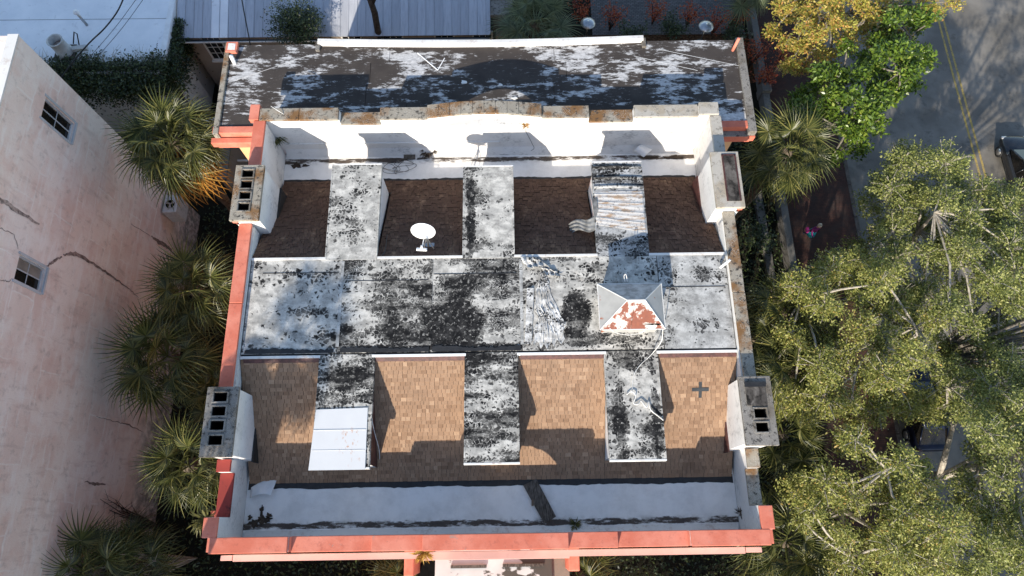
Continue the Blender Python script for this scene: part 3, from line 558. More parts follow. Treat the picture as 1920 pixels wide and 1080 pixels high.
MB().tube([dc-e2*.34-nd*.05, tip], .02, 8).build('feed_arm', M['white_paint'], D, True)
MB().obox(tip, e1*.17, nd*.05, e2*.035).build('receiver', M['white_paint'], D, bevel=.02); MB().tube([tip+e2*.03, tip+e2*.1-nd*.09], .04, 10).build('feed_horn', M['white_paint'], D, True)
MB().tube([dc-e1*.3-e2*.2-nd*.03, dc-e2*.3-nd*.1, dc+e1*.3-e2*.2-nd*.03], .012).build('back_brace', M['steel'], D)

# loose things lying in the gutters
pl = tag(MB().hexa([(.43, 1.16, 12.02), (1.08, -.03, 12.04), (1.46, .19, 12.04), (.86, 1.36, 12.02)], [(.43, 1.16, 12.07), (1.08, -.03, 12.09), (1.46, .19, 12.09), (.86, 1.36, 12.07)]).build('plywood_board', M['wood'], bevel=.006), 'weathered wooden board lying askew in the front gutter', 'board')
MB().obox((.72, .62, 12.085), (.035, .0, 0), (0, .10, 0), (0, 0, .012)).build('batten', plain('pale_batten', (.16, .12, .09)), pl)
tag(grid_mesh('membrane_offcut', M['membrane'], None, lambda u, v: Vector((-8.35+.82*u-.1*v*u, 1.5-.28*(1-u)*(1-u)-v*(.32+.22*u), 12.06+.22*u*v+.05*math.sin(5*u)*v)), 10, 10, .006), 'curled white membrane offcut in the left corner of the front gutter', 'membrane')
tag(grid_mesh('membrane_offcut', M['membrane'], None, lambda u, v: at(1187+20*u+20*v, 283-18*u+12*v, 11.74+.5*math.sin(math.pi*min(1, .15+u*.8))*(1-.6*v)), 8, 8, .006), 'folded white sheet standing in the rear gutter on the right', 'sheet')
tag(MB().obox(at(768, 290, 11.75), (.22, 0, 0), (0, .20, 0), (0, 0, .03)).build('timber_scrap', M['wood'], bevel=.01), 'dark square timber scrap in the rear gutter beside coiled cable', 'timber')
tag(MB().obox(at(790, 297, 11.73), (.16, .02, 0), (0, .03, 0), (0, 0, .02)).build('timber_scrap', M['wood']), 'narrow timber offcut in the rear gutter beside the square scrap', 'timber')
pts = []
for i in range(46): a = i*.62; pts.append(at(742+34*math.cos(a)*(.55+.45*math.sin(i*.37))+6*math.sin(i), 309+17*math.sin(a)*(.6+.4*math.cos(i*.53)), 11.73+.02*(i % 4)))
rope('cable', 'thin black cable tangled in coils in the rear gutter', pts, .008, M['black'], 'cable')
rope('cable', 'thin black cable running along the foot of the rear parapet', [at(905, 285, 11.73), at(940, 290, 11.73), at(975, 288, 11.73), at(1000, 280, 11.95), at(997, 268, 12.4), at(985, 245, 13.2)], .008, M['black'], 'cable')
rope('cable', 'white cable stretched from the rear coping down to the left dormer', [at(508, 199, 14.2), at(530, 213, 14.15), at(575, 240, 13.2), at(610, 261, 12.3)], .012, M['rope'], 'cable')
rope('cable', 'grey cable hanging down beside the white-sheeted dormer', [at(697, 785, 14.0), at(702, 810, 13.5), at(711, 845, 12.7), at(712, 875, 12.1)], .012, M['rope'], 'cable')
rope('cable', 'black cable hanging from the deck over the left dormer shadow', [at(715, 480, 14.02), at(722, 470, 13.95), at(726, 440, 13.6)], .015, M['black'], 'cable')

cdt = tag(MB().tube([(-9.0, 9.3, 12.6), (-9.04, 7, 12.6), (-9.0, 4.6, 12.6)], .03, 8).build('conduit', M['steel'], None, True), 'thin grey conduit along the outside of the left coral wall', 'conduit')
for y in (5.2, 6.6, 8.0, 9.0): MB().box(-9.06, -8.87, y-.03, y+.03, 12.55, 12.65).build('clip', M['steel'], cdt)
M['beige_side'] = stucco('beige_porch_render', (.26, .21, .165), (.12, .10, .08), .5)
# porch at the front
for x0, x1, mt in ((-2.78, 1.5, 'p'), ): 
    g = G('stained_porch_membrane', .6); a_ = g.step(g.math('ADD', g.noise(1.2, 6, g.sv((1, 1.6, 0)), .6), g.mapr(g.n('ShaderNodeSeparateXYZ', Vector=g.pos).outputs[0], -2.5, 1.2, -.2, .10)), .48, .53)
    M['porch'] = g.col(g.mix(a_, g.mix(g.noise(2, 5), (.45, .44, .42), (.66, .65, .63)), (.07, .058, .045)))
    pr = MB().box(x0, x1, -3.6, -.745, 7.7, 8.0).build('porch_roof', M['porch'], B)
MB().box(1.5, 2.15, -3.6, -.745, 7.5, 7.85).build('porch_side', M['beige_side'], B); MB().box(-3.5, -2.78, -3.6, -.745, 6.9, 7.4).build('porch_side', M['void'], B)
MB().box(2.0, 2.4, -1.6, -.745, 7.4, 9.4).build('porch_buttress', M['coral'], B, bevel=.05); MB().box(-3.75, -3.4, -1.7, -.745, 6.5, 9.2).build('porch_buttress', M['coral'], B, bevel=.05)
MB().box(-3.3, 2.2, -3.5, -.745, 0, 6.9).build('porch_wall', M['pink'], B)
for y, x0, x1 in ((-1.52, -2.2, -.9), (-1.5, -.3, 1.2)): MB().box(x0, x1, y, y+.1, 8.0, 8.1).build('porch_batten', M['wood'], pr)

# ------------------------------------------------------------------ rear wing
W = thing('rear_wing', 'rear wing with a flat brown felt roof flaking with white paint', 'building', (-.8, 16, 0)); ZW = 13.0
WX0, WX1, WY0, WY1 = -10.75, 9.2, 14.04, 17.75
MB().box(WX0+.35, WX1-.3, WY0+.0, WY1-.1, 0, ZW-.1).build('wall', M['cream'], W)
n = 4
for i in range(n):
    y0, y1 = WY0+(WY1-WY0)*i/n, WY0+(WY1-WY0)*(i+1)/n
    xb = [WX0+.1, -4.6+rnd(-1, 1), 2.4+rnd(-1, 1), WX1-.1]
    for k in range(3): MB().box(xb[k]+.008, xb[k+1]-.008, y0+.006, y1+.02 if i < n-1 else y1-.05, ZW-.09, ZW+.003*(i % 2)+.002*k).build('felt_sheet', M['flaked'][0], W, bevel=.004)
for (x0, y0, x1, y1) in ((-10.2, 16.1, -7.5, 17.2), (6.0, 17.3, 9.0, 16.5), (5.0, 17.0, 7.4, 16.3)):
    d_ = Vector((x1-x0, y1-y0, 0)); nn = Vector((-d_.y, d_.x, 0)).normalized()*.009; a, b = Vector((x0, y0, ZW+.01)), Vector((x1, y1, ZW+.01))
    MB().add([a-nn, b-nn, b+nn, a+nn], [(0, 1, 2, 3)]).build('paint_streak', M['white_old'], W)
for pts in ([(-3.35, 17.25), (-2.55, 16.45), (-2.3, 17.0)],):
    for a, b in zip(pts, pts[1:]): MB().tube([(a[0], a[1], ZW), (b[0], b[1], ZW)], .022, 5).build('paint_streak', M['white_paint'], W)
up_ = [(-7.2+12.6*i/24, 17.62-.13*math.sin(math.pi*i/24)) for i in range(25)]
MB().prism([[(x, y) for x, y in up_]+[(x, y+.16) for x, y in reversed(up_)]], 'z', ZW-.05, ZW+.17).build('rear_upstand', M['white_wall'], W)
MB().prism([[(x, y+.05) for x, y in up_]+[(x, y+.2) for x, y in reversed(up_)]], 'z', ZW+.172, ZW+.19).build('upstand_cap', M['white_old'], W)
for x in (-7.2, 5.42): MB().box(x-.08, x+.08, 17.35, 17.78, ZW+.0, ZW+.12).build('upstand_return', M['lichen_grey'], W, bevel=.02)
MB().box(WX0-.02, WX0+.18, WY0-.35, WY1, ZW-.2, ZW+.1).build('edge_coping', M['lichen'], W, bevel=.02)
MB().box(WX1-.2, WX1+.1, WY0-.5, WY1, ZW-.2, ZW+.1).build('edge_coping', M['lichen_grey'], W, bevel=.02)
bx = MB().box(-10.72, -10.28, 17.3, 17.76, ZW+.0, ZW+.14).build('corner_block', M['coral'], W, bevel=.01); MB().box(-10.64, -10.36, 17.38, 17.68, ZW+.141, ZW+.15).build('block_top', M['red_white'], bx)
for x0, x1, sgn in ((-10.95, -9.05, -1), (7.66, 9.35, 1)):
    c1 = MB().box(x0+.15 if sgn < 0 else x0, x1 if sgn < 0 else x1-.15, WY0-.28, WY0-.002, ZW-.22, ZW+.06).build('cornice', M['coral'], W, bevel=.01)
    MB().box(x0, x1, WY0-.52, WY0-.282, ZW-.55, ZW-.25).build('cornice_moulding', M['coral'], c1, bevel=.02)
    MB().box(x0+.08, x1-.05, WY0-.40, WY0-.004, ZW-.8, ZW-.551).build('cornice_moulding', M['coral'], c1, bevel=.02)
    if sgn > 0: MB().box(x0+.02, x1-.3, WY0-.5, WY0-.29, ZW-.249, ZW-.2).build('cornice_top', M['lichen_grey'], c1)
tag(MB().tube([(-10.35, 16.85, 12.95), (-10.38, 16.95, 13.35)], .075, 14).build('vent_pipe', M['white_paint'], None, True), 'short white vent pipe on the left end of the rear roof', 'pipe')
vp = tag(MB().tube([(8.85, 17.2, 12.95), (8.95, 17.35, 13.55)], .06, 12).build('vent_pipe', M['coral'], None, True), 'coral red vent pipe at the right rear corner of the roof', 'pipe')
for i, (px, py) in enumerate(((870, 155), (938, 160), (965, 185))): tag(blob('membrane_scrap', M['white_old'], None, at(px, py, ZW).x, at(px, py, ZW).y, ZW+.01, .14, .09, 9, 60+i, .03), ('larger', 'middle', 'smaller')[i]+' white membrane scrap lying on the brown rear roof', 'scrap')

# ------------------------------------------------------------------ left pink building
g = G('patchy_pink_stucco', .95); sp = g.n('ShaderNodeSeparateXYZ', Vector=g.pos)
cv = g.n('ShaderNodeCombineXYZ'); g.set(cv.inputs[0], sp.outputs[1]); g.set(cv.inputs[1], sp.outputs[2])
wv = g.vec('ADD', cv.outputs[0], g.vec('MULTIPLY', g.noise(1.5, 3, color=True), (.25, .25, 0)))
def bl(sc_, w_, h_, c1, c2): 
    x = g.n('ShaderNodeTexBrick', Scale=1.0, Brick_Width=w_, Row_Height=h_, Mortar_Size=.05, Mortar_Smooth=1.0, Color1=c1, Color2=c2, Mortar=(.84, .77, .71)); g.set(x.inputs['Vector'], wv); return x
b1 = bl(1, 2.3, 1.15, (.80, .67, .585), (.74, .575, .50)); pn = g.noise(.55, 6, wv, .6); f2 = g.noise(2.4, 7, wv, .7)
c_ = g.mix(g.step(pn, .38, .62), b1.outputs['Color'], (.83, .73, .655)); c_ = g.mix(g.math('MULTIPLY', g.step(g.noise(.9, 7, g.vec('ADD', wv, (7, 3, 0)), .65), .46, .70), .6), c_, (.70, .48, .40))
c_ = g.mix(g.math('MULTIPLY', g.step(f2, .52, .70), .5), c_, (.40, .33, .29)); c_ = g.mix(g.math('MULTIPLY', g.step(g.noise(.35, 4, wv), .55, .7), .4), c_, (.86, .81, .76))
c_ = g.mix(g.math('MULTIPLY', g.step(g.noise(24, 4, wv, .8), .55, .72), .3), c_, (.25, .18, .15))
stk = g.noise(1.0, 8, g.vec('MULTIPLY', wv, (.45, 2.4, 0)), .7); c_ = g.mix(g.math('MULTIPLY', g.step(stk, .50, .66), .6), c_, (.87, .82, .77)); stk2 = g.noise(1.0, 8, g.vec('ADD', g.vec('MULTIPLY', wv, (2.2, .4, 0)), (5, 9, 0)), .72); c_ = g.mix(g.math('MULTIPLY', g.step(stk2, .53, .68), .4), c_, (.48, .36, .31))
c_ = g.mix(g.math('MULTIPLY', g.step(g.noise(55, 3, wv, .8), .5, .7), .3), c_, (.42, .32, .28))
c_ = g.mix(g.math('MULTIPLY', g.step(sp.outputs[2], 3.5, 1.0), g.step(f2, .3, .6)), c_, (.20, .185, .17))  # darkens towards the base: alley shade painted into the stucco colour
g.bump(g.math('ADD', g.noise(16, 5), g.math('MULTIPLY', g.step(pn, .45, .52), .6)), .45, .02); M['pinkstucco'] = g.col(c_)
M['exposed'] = plain('exposed_render', (.27, .205, .18), 1, .5, 6, bump=.6); M['scar'] = plain('dark_scar', (.36, .29, .255), 1, .6, 8, bump=.6)
M['frame_grey'] = stucco('grey_window_paint', (.50, .52, .54), (.28, .27, .26), .6)
L = thing('stucco_building', 'tall patchy pink stucco building with two small windows on the left', 'building', (-23, 2, 0)); WX = -17.2; LZ = 15.0
wins = [(14.5, 15.38, 11.3, 13.1), (8.3, 9.25, 11.1, 12.55)]
out = [(-40, 0), (16.6, 0), (16.6, LZ), (-40, LZ)]
lw = MB().prism([out]+[[(a, c), (a, d_), (b, d_), (b, c)] for a, b, c, d_ in wins], 'x', WX-.3, WX).build('wall', M['pinkstucco'], L)
MB().box(-60, WX-.301, 16.3, 16.6, 0, LZ).build('wall', M['pinkstucco'], L); MB().box(-60, WX-.1, -40, 16.5, LZ-.3, LZ-.15).build('roof', M['membrane'], L)
MB().box(WX-.35, WX+.03, -40, 16.62, LZ+.002, LZ+.07).build('roof_edge', M['white_old'], L)
for i, (a, b, c, d_) in enumerate(wins):
    wn = thing_ = bpy.data.objects.new('window', MB().prism([[(a, c), (b, c), (b, d_), (a, d_)], [(a+.07, c+.07), (a+.07, d_-.07), (b-.07, d_-.07), (b-.07, c+.07)]], 'x', WX-.16, WX-.08).mesh('window', M['frame_grey'])); C.objects.link(wn); wn.parent = L; wn.location = -L.location
    for p in range(2):
        for q in range(2):
            ya, yb = a+.07+(b-a-.14)*p/2, a+.07+(b-a-.14)*(p+1)/2; za, zb = c+.07+(d_-c-.14)*q/2, c+.07+(d_-c-.14)*(q+1)/2
            MB().box(WX-.135, WX-.125, ya+.015, yb-.015, za+.015, zb-.015).build('pane', M['glass'] if i == 0 or (p == 0) else M['curtain'], wn)
    MB().box(WX-.14, WX-.1, (a+b)/2-.02, (a+b)/2+.02, c+.07, d_-.07).build('mullion', M['frame_grey'], wn)
    for q in (1,): MB().box(WX-.14, WX-.11, a+.07, b-.07, c+.07+(d_-c-.14)*q/2-.015, c+.07+(d_-c-.14)*q/2+.015).build('glazing_bar', M['frame_grey'], wn)
    MB().box(WX-.25, WX+.06, a-.05, b+.05, c-.09, c-.005).build('sill', M['frame_grey'], wn); MB().box(WX-.05, WX+.03, a-.09, a-.002, c, d_+.08).build('casing', M['frame_grey'], wn)
    MB().box(WX-.05, WX+.03, b+.002, b+.09, c, d_+.08).build('casing', M['frame_grey'], wn)
    bpy.data.meshes
def wallpt(px, py):
    d = fw + r2*((px-960)/1280) + u2*((540-py)/1280); k = WX/d.x; return (d.y*k, CAM_H+d.z*k)
def scar(pts, widths, mat, name, seed, th=.012):
    rr = random.Random(seed); P_ = [Vector(wallpt(*p)) for p in pts]; lo = []; hi = []
    for i in range(len(P_)-1):
        for k in range(8):
            t = k/8; p = P_[i].lerp(P_[i+1], t); wd = widths[i]*(1-t)+widths[i+1]*t; d_ = (P_[i+1]-P_[i]).normalized(); nn = Vector((-d_.y, d_.x))
            p = p + nn*rr.uniform(-.03, .03); lo.append(tuple(p-nn*wd*rr.uniform(.35, .6))); hi.append(tuple(p+nn*wd*rr.uniform(.35, .6)))
    m_ = MB(); vs = [(WX+th, *p) for p in lo]+[(WX+th, *p) for p in hi]; n = len(lo); m_.add(vs, [(i, i+1, n+i+1, n+i) for i in range(n-1)])
    return m_.build(name, mat, L)
scar([(-10, 368), (25, 390), (80, 425)], (.16, .2, .04), M['scar'], 'plaster_scar', 1)
scar([(118, 478), (140, 475), (170, 492), (205, 515), (240, 540), (262, 560)], (.05, .2, .1, .1, .04, .02), M['exposed'], 'plaster_scar', 2, .016)
scar([(85, 500), (100, 490), (118, 480)], (.04, .12, .05), M['exposed'], 'crack', 3); scar([(-5, 425), (25, 440), (35, 470)], (.03, .03, .02), M['exposed'], 'crack', 4)
scar([(283, 443), (300, 455), (325, 470)], (.05, .28, .1), M['exposed'], 'plaster_scar', 5); scar([(245, 420), (285, 445)], (.03, .03), M['exposed'], 'crack', 6)
scar([(180, 780), (215, 790), (242, 797), (270, 812)], (.02, .03, .07, .02), M['exposed'], 'crack', 7); scar([(158, 903), (178, 907), (200, 910)], (.03, .14, .04), M['exposed'], 'plaster_scar', 8)
scar([(220, 958), (240, 962), (268, 958)], (.03, .05, .03), M['exposed'], 'crack', 9); scar([(262, 925), (280, 935), (298, 945)], (.03, .03, .02), M['exposed'], 'crack', 10); scar([(270, 970), (285, 965), (297, 975)], (.1, .3, .12), M['scar'], 'plaster_scar', 11); scar([(0, 525), (15, 527), (25, 522)], (.03, .03, .02), M['exposed'], 'crack', 12)
# air conditioner on its wall bracket
A = thing('air_conditioner', 'grey outdoor air conditioner on a bracket on the pink wall', 'air conditioner', (-16.75, 15.3, 3.1)); M['acgrey'] = plain('ac_casing', (.50, .50, .48), .5, .15)
MB().box(-17.1, -16.4, 14.85, 15.8, 3.0, 4.15).build('casing', M['acgrey'], A, bevel=.03)
MB().lathe((-16.75, 15.3, 4.152), [(.25, 0), (.28, .02), (.24, .03), (.23, .0)], 24).build('fan_ring', M['acgrey'], A, True); MB().lathe((-16.75, 15.3, 4.152), [(.0, .004), (.23, .004)], 24).build('fan_opening', M['void'], A)
for k in range(3):
    a = k*2.09+.5; c0 = Vector((-16.75, 15.3, 4.165)); d0 = Vector((math.cos(a), math.sin(a), 0)); s0 = Vector((-d0.y, d0.x, 0))
    MB().add([c0+s0*.02, c0+d0*.2+s0*.09, c0+d0*.2-s0*.05, c0-s0*.03], [(0, 1, 2, 3)]).build('fan_blade', M['steel'], A)
for y in (15.05, 15.6): MB().tube([(-17.2, y, 3.28), (-16.45, y, 3.28), (-17.2, y, 2.7)], .025).build('bracket', M['steel'], A)

# ------------------------------------------------------------------ white-roofed building top left
Tn = thing('white_roofed_building', 'low building with a flat white roof behind the pink wall', 'building', (-24, 30, 0))
g = G('white_roof_paint', .6); c_ = g.mix(g.step(g.noise(.7, 7, rough=.65), .35, .7), (.78, .80, .82), (.88, .89, .90)); c_ = g.mix(g.math('MULTIPLY', g.step(g.noise(2.2, 8, rough=.75), .57, .68), .35), c_, (.45, .45, .46)); g.bump(g.noise(3, 4), .2, .02); M['bluewhite'] = g.col(c_)
MB().box(-70, -17.2, 21.75, 60, 5.7, 6.0).build('roof', M['bluewhite'], Tn); MB().box(-70, -17.5, 22.0, 59.8, 0, 5.69).build('wall', M['grey_wall'], Tn)
for y in (25.05, 28.9): MB().box(-69, -17.22, y, y+.02, 6.001, 6.008).build('roof_seam', M['concrete'], Tn)
MB().box(-17.5, -17.22, 21.8, 59, 6.001, 6.05).build('roof_edge', M['white_paint'], Tn)
dr = MB().box(-19.6, -18.6, 21.96, 21.998, 2.6, 4.2).build('window', M['void'], Tn); MB().box(-17.18, -17.05, 21.9, 23.6, 1.0, 5.5).build('downpipe', M['white_old'], Tn)
p0 = at(163, 47, 6.0); tag(MB().tube([p0, p0+Vector((0, .0, .9))], .07, 12).build('vent_pipe', M['steel'], None, True), 'grey vent pipe with a round cap on the white flat roof', 'pipe'); vpo = bpy.context.scene.objects[-1] if False else None
q = MB().lathe(p0+Vector((0, 0, .9)), [(.0, .14), (.1, .12), (.15, .03), (.15, 0), (.0, 0)], 16).build('pipe_cap', M['white_paint'], None, True); q.parent = [o for o in C.objects if o.get('label', '').startswith('grey vent pipe')][0]
p0 = at(125, 100, 6.0); F = thing('roof_fan', 'round rusty exhaust fan drum on the white flat roof', 'exhaust fan', p0)
MB().lathe(p0, [(.42, 0), (.42, .25), (.36, .3), (.36, .95), (.40, 1.0), (.33, 1.0), (.30, .5)], 24).build('drum', M['acgrey'], F, True); MB().lathe(p0+Vector((0, 0, .6)), [(0, .02), (.31, .02)], 24).build('drum_throat', M['scar'], F)
MB().box(p0.x-.5, p0.x+.5, p0.y-.45, p0.y+.45, 6.0, 6.12).build('kerb', M['wood'], F); MB().obox(p0+Vector((.8, .1, .25)), (.35, .05, 0), (-.02, .12, 0), (0, 0, .1)).build('duct', M['acgrey'], F, bevel=.02); MB().tube([p0+Vector((.3, .5, .1)), p0+Vector((.5, .9, .5)), p0+Vector((.75, .7, .6)), p0+Vector((.7, .3, .2))], .03, 8).build('conduit', M['black'], F, True)
rope('power_cable', 'thick dark power cable crossing the white flat roof to the fan', [at(240, -25, 9.2), at(222, 18, 8.6), at(197, 52, 7.9), at(168, 80, 7.2), at(140, 112, 6.6), at(112, 150, 6.1)], .035, M['black'], 'cable')
rope('power_cable', 'thin upper overhead wire above the white flat roof', [at(285, -25, 9.2), at(235, 45, 8.4), at(190, 98, 7.5), at(165, 122, 7.0)], .012, M['black'], 'cable')
rope('power_cable', 'thin lower overhead wire above the white flat roof', [at(272, -25, 9.1), at(225, 40, 8.3), at(185, 88, 7.5), at(160, 115, 6.9)], .012, M['black'], 'cable')
rope('power_cable', 'black overhead wire crossing the blue metal roof', [at(450, -20, 7.5), at(459, 30, 7.3), at(466, 66, 7.0), at(470, 90, 6.5)], .03, M['black'], 'cable')

# ------------------------------------------------------------------ metal-roofed building at the back
Mt = thing('metal_roofed_building', 'long low building with a blue-grey standing seam metal roof at the back', 'building', (-9, 29, 0))
g = G('weathered_metal_roof', .45); g.b.inputs['Metallic'].default_value = .25; k = g.noise(2.5, 7, g.sv((4, .35, 1)), .7); sp_ = g.step(g.noise(15, 5, rough=.8), .58, .66)
c_ = g.mix(g.math('FRACT', g.math('MULTIPLY', g.orand(), 13.7)), (.42, .435, .47), (.56, .575, .61)); c_ = g.mix(g.math('MULTIPLY', g.step(k, .4, .7), .5), c_, (.30, .31, .34)); M['metalroof'] = g.col(g.mix(g.math('MULTIPLY', sp_, .3), c_, (.55, .57, .6)))
y0, z0, y1, z1 = 24.25, 5.45, 33, 7.6; x = -17.15; i = 0
while x < -.75:
    wd = .45; a, b = x+.012, min(x+wd, -.72)-.012
    mt = M['bluewhite'] if i in (4, 5) else M['metalroof']
    MB().hexa([(a, y0, z0), (b, y0, z0), (b, y1, z1), (a, y1, z1)], [(a, y0, z0+.03), (b, y0, z0+.03), (b, y1, z1+.03), (a, y1, z1+.03)]).build('roof_panel', mt, Mt)
    MB().hexa([(b-.0, y0, z0), (b+.022, y0, z0), (b+.022, y1, z1), (b-.0, y1, z1)], [(b-.0, y0, z0+.06), (b+.022, y0, z0+.06), (b+.022, y1, z1+.06), (b-.0, y1, z1+.06)]).build('standing_seam', M['metalroof'], Mt); x += wd; i += 1
M['beige'] = stucco('beige_render', (.36, .29, .23), (.15, .12, .10), .5)
MB().box(-17, -.85, 24.75, 40, 0, 5.4).build('wall', M['beige'], Mt); MB().hexa([(-17.15, y0, z0-.02), (-.72, y0, z0-.02), (-.72, y1, z1-.02), (-17.15, y1, z1-.02)], [(-17.15, y0, z0-.005), (-.72, y0, z0-.005), (-.72, y1, z1-.005), (-17.15, y1, z1-.005)]).build('roof_deck', M['black'], Mt)
MB().tube([(-17.2, 24.12, 5.4), (-9, 24.12, 5.33), (-.75, 24.12, 5.38)], .075, 10).build('gutter', M['black'], Mt, True); MB().box(-17.2, -.75, 24.02, 24.05, 5.33, 5.42).build('gutter_lip', M['white_old'], Mt)
for px in (738, 834, 905, 395, 660):
    d = fw + r2*((px-960)/1280) + u2*((540-72)/1280); k = 24.75/d.y; x = d.x*k
    wn = MB().prism([[(x-.55, 3.1), (x+.55, 3.1), (x+.55, 5.2), (x-.55, 5.2)], [(x-.47, 3.18), (x-.47, 5.12), (x+.47, 5.12), (x+.47, 3.18)]], 'y', 24.68, 24.749).build('window', M['white_old'], Mt)
    for p in range(3):
        for q in range(4): MB().box(x-.47+p*.3133+.015, x-.47+(p+1)*.3133-.015, 24.72, 24.73, 3.18+q*.485+.015, 3.18+(q+1)*.485-.015).build('pane', M['glass'], wn)
    for p in (1, 2): MB().box(x-.47+p*.3133-.015, x-.47+p*.3133+.015, 24.70, 24.735, 3.18, 5.12).build('glazing_bar', M['white_old'], wn)
    for q in (1, 2, 3): MB().box(x-.47, x+.47, 24.705, 24.737, 3.18+q*.485-.015, 3.18+q*.485+.015).build('glazing_bar', M['white_old'], wn)
    MB().box(x-.62, x+.62, 24.6, 24.748, 3.0, 3.09).build('sill', M['white_old'], wn)
ch_ = thing('brick_chimney', 'stubby weathered chimney at the right end of the metal roof', 'chimney', (-.1, 25.6, 0))
MB().box(-.6, .45, 25.3, 26.6, 0, 5.6).build('stack', M['concrete'], ch_, bevel=.03); MB().box(-.7, .55, 25.2, 26.7, 5.6, 5.85).build('cap', M['lichen_grey'], ch_, bevel=.03); MB().box(-.45, .3, 24.9, 25.28, 0, 4.6).build('offset', M['beige'], ch_, bevel=.03)
yw = thing('yard_wall', 'beige yard wall in the shaded gap behind the palm', 'wall', (-15, 21, 0))
MB().box(-15.2, -14.9, 17.5, 24.6, 0, 2.6).build('wall_section', M['beige'], yw); MB().box(-17.1, -15.21, 20.8, 21.05, 0, 3.0).build('wall_section', M['grey_wall'], yw); MB().box(-15.3, -14.8, 17.45, 24.6, 2.601, 2.7).build('coping', M['concrete'], yw)
MB().box(-14.88, -13.5, 19.2, 19.3, 1.4, 1.5).build('rail', M['white_old'], yw)

# ------------------------------------------------------------------ vegetation helpers
def quads_mesh(name, V, mat, parent, local=False):
    n = len(V)//4; me = bpy.data.meshes.new(name); me.vertices.add(len(V)); me.vertices.foreach_set('co', np.asarray(V, 'f').ravel())
    me.loops.add(n*4); me.loops.foreach_set('vertex_index', np.arange(n*4, dtype='i')); me.polygons.add(n)
    me.polygons.foreach_set('loop_start', np.arange(0, n*4, 4, dtype='i')); me.polygons.foreach_set('loop_total', np.full(n, 4, 'i'))
    me.update(); me.validate(); me.materials.append(mat); return link(name, me, parent, 0, local)
def leaves(rng, pts, size, up=.5, spread=.0, aspect=.45):
    n = len(pts); d = rng.normal(size=(n, 3)); d[:, 2] *= .55; d /= np.linalg.norm(d, axis=1)[:, None]
    nm = rng.normal(size=(n, 3))+np.array([0, 0, up*3]); s = np.cross(d, nm); s /= np.linalg.norm(s, axis=1)[:, None]+1e-9
    L_ = size*rng.uniform(.65, 1.3, n)[:, None]; p = pts+rng.normal(size=(n, 3))*spread
    out = np.stack([p, p+d*L_*.5+s*L_*aspect*.5, p+d*L_, p+d*L_*.5-s*L_*aspect*.5], 1); return out.reshape(-1, 3)
M['bark'] = plain('grey_bark', (.20, .18, .15), .95, .4, 7, bump=.7); M['bark_dark'] = plain('dark_bark', (.07, .055, .045), .95, .4, 7, bump=.7); M['twig'] = plain('pale_twigs', (.40, .36, .30), .95, .3, 9)
LM = {'oak': leafmat('oak_leaves', [(0, (.09, .105, .022)), (.35, (.24, .26, .052)), (.75, (.39, .395, .10)), (.95, (.52, .49, .18)), (1, (.52, .32, .08))]),
      'oak2': leafmat('oak_leaves_green', [(0, (.08, .10, .023)), (.4, (.205, .235, .055)), (.8, (.35, .37, .105)), (1, (.52, .50, .19))]),
      'green': leafmat('glossy_green_leaves', [(0, (.03, .06, .008)), (.5, (.10, .17, .02)), (.9, (.20, .29, .035)), (1, (.30, .34, .06))], .3, .35),
      'maple': leafmat('yellow_maple_leaves', [(0, (.22, .25, .04)), (.45, (.48, .43, .08)), (.8, (.60, .44, .11)), (1, (.60, .27, .09))], .4),
      'red': leafmat('red_leaves', [(0, (.20, .03, .015)), (.5, (.40, .07, .025)), (1, (.48, .15, .04))], .4),
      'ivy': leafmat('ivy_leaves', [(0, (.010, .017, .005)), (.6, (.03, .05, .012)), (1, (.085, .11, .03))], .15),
      'palm': leafmat('palm_leaf', [(0, (.035, .048, .014)), (.5, (.095, .11, .03)), (1, (.24, .225, .07))], .3, .4),
      'palmblue': leafmat('palm_leaf_cool', [(0, (.08, .11, .06)), (.5, (.15, .19, .10)), (1, (.23, .27, .14))], .25, .45),
      'dead': leafmat('dead_palm_leaf', [(0, (.26, .12, .03)), (.6, (.46, .24, .05)), (1, (.50, .33, .10))], .3, .8)}
def inpoly(x, y, P):
    c = False
    for i in range(len(P)):
        (a, b), (e, f) = P[i], P[i-1]
        if (b > y) != (f > y) and x < (e-a)*(y-b)/(f-b)+a: c = not c
    return c
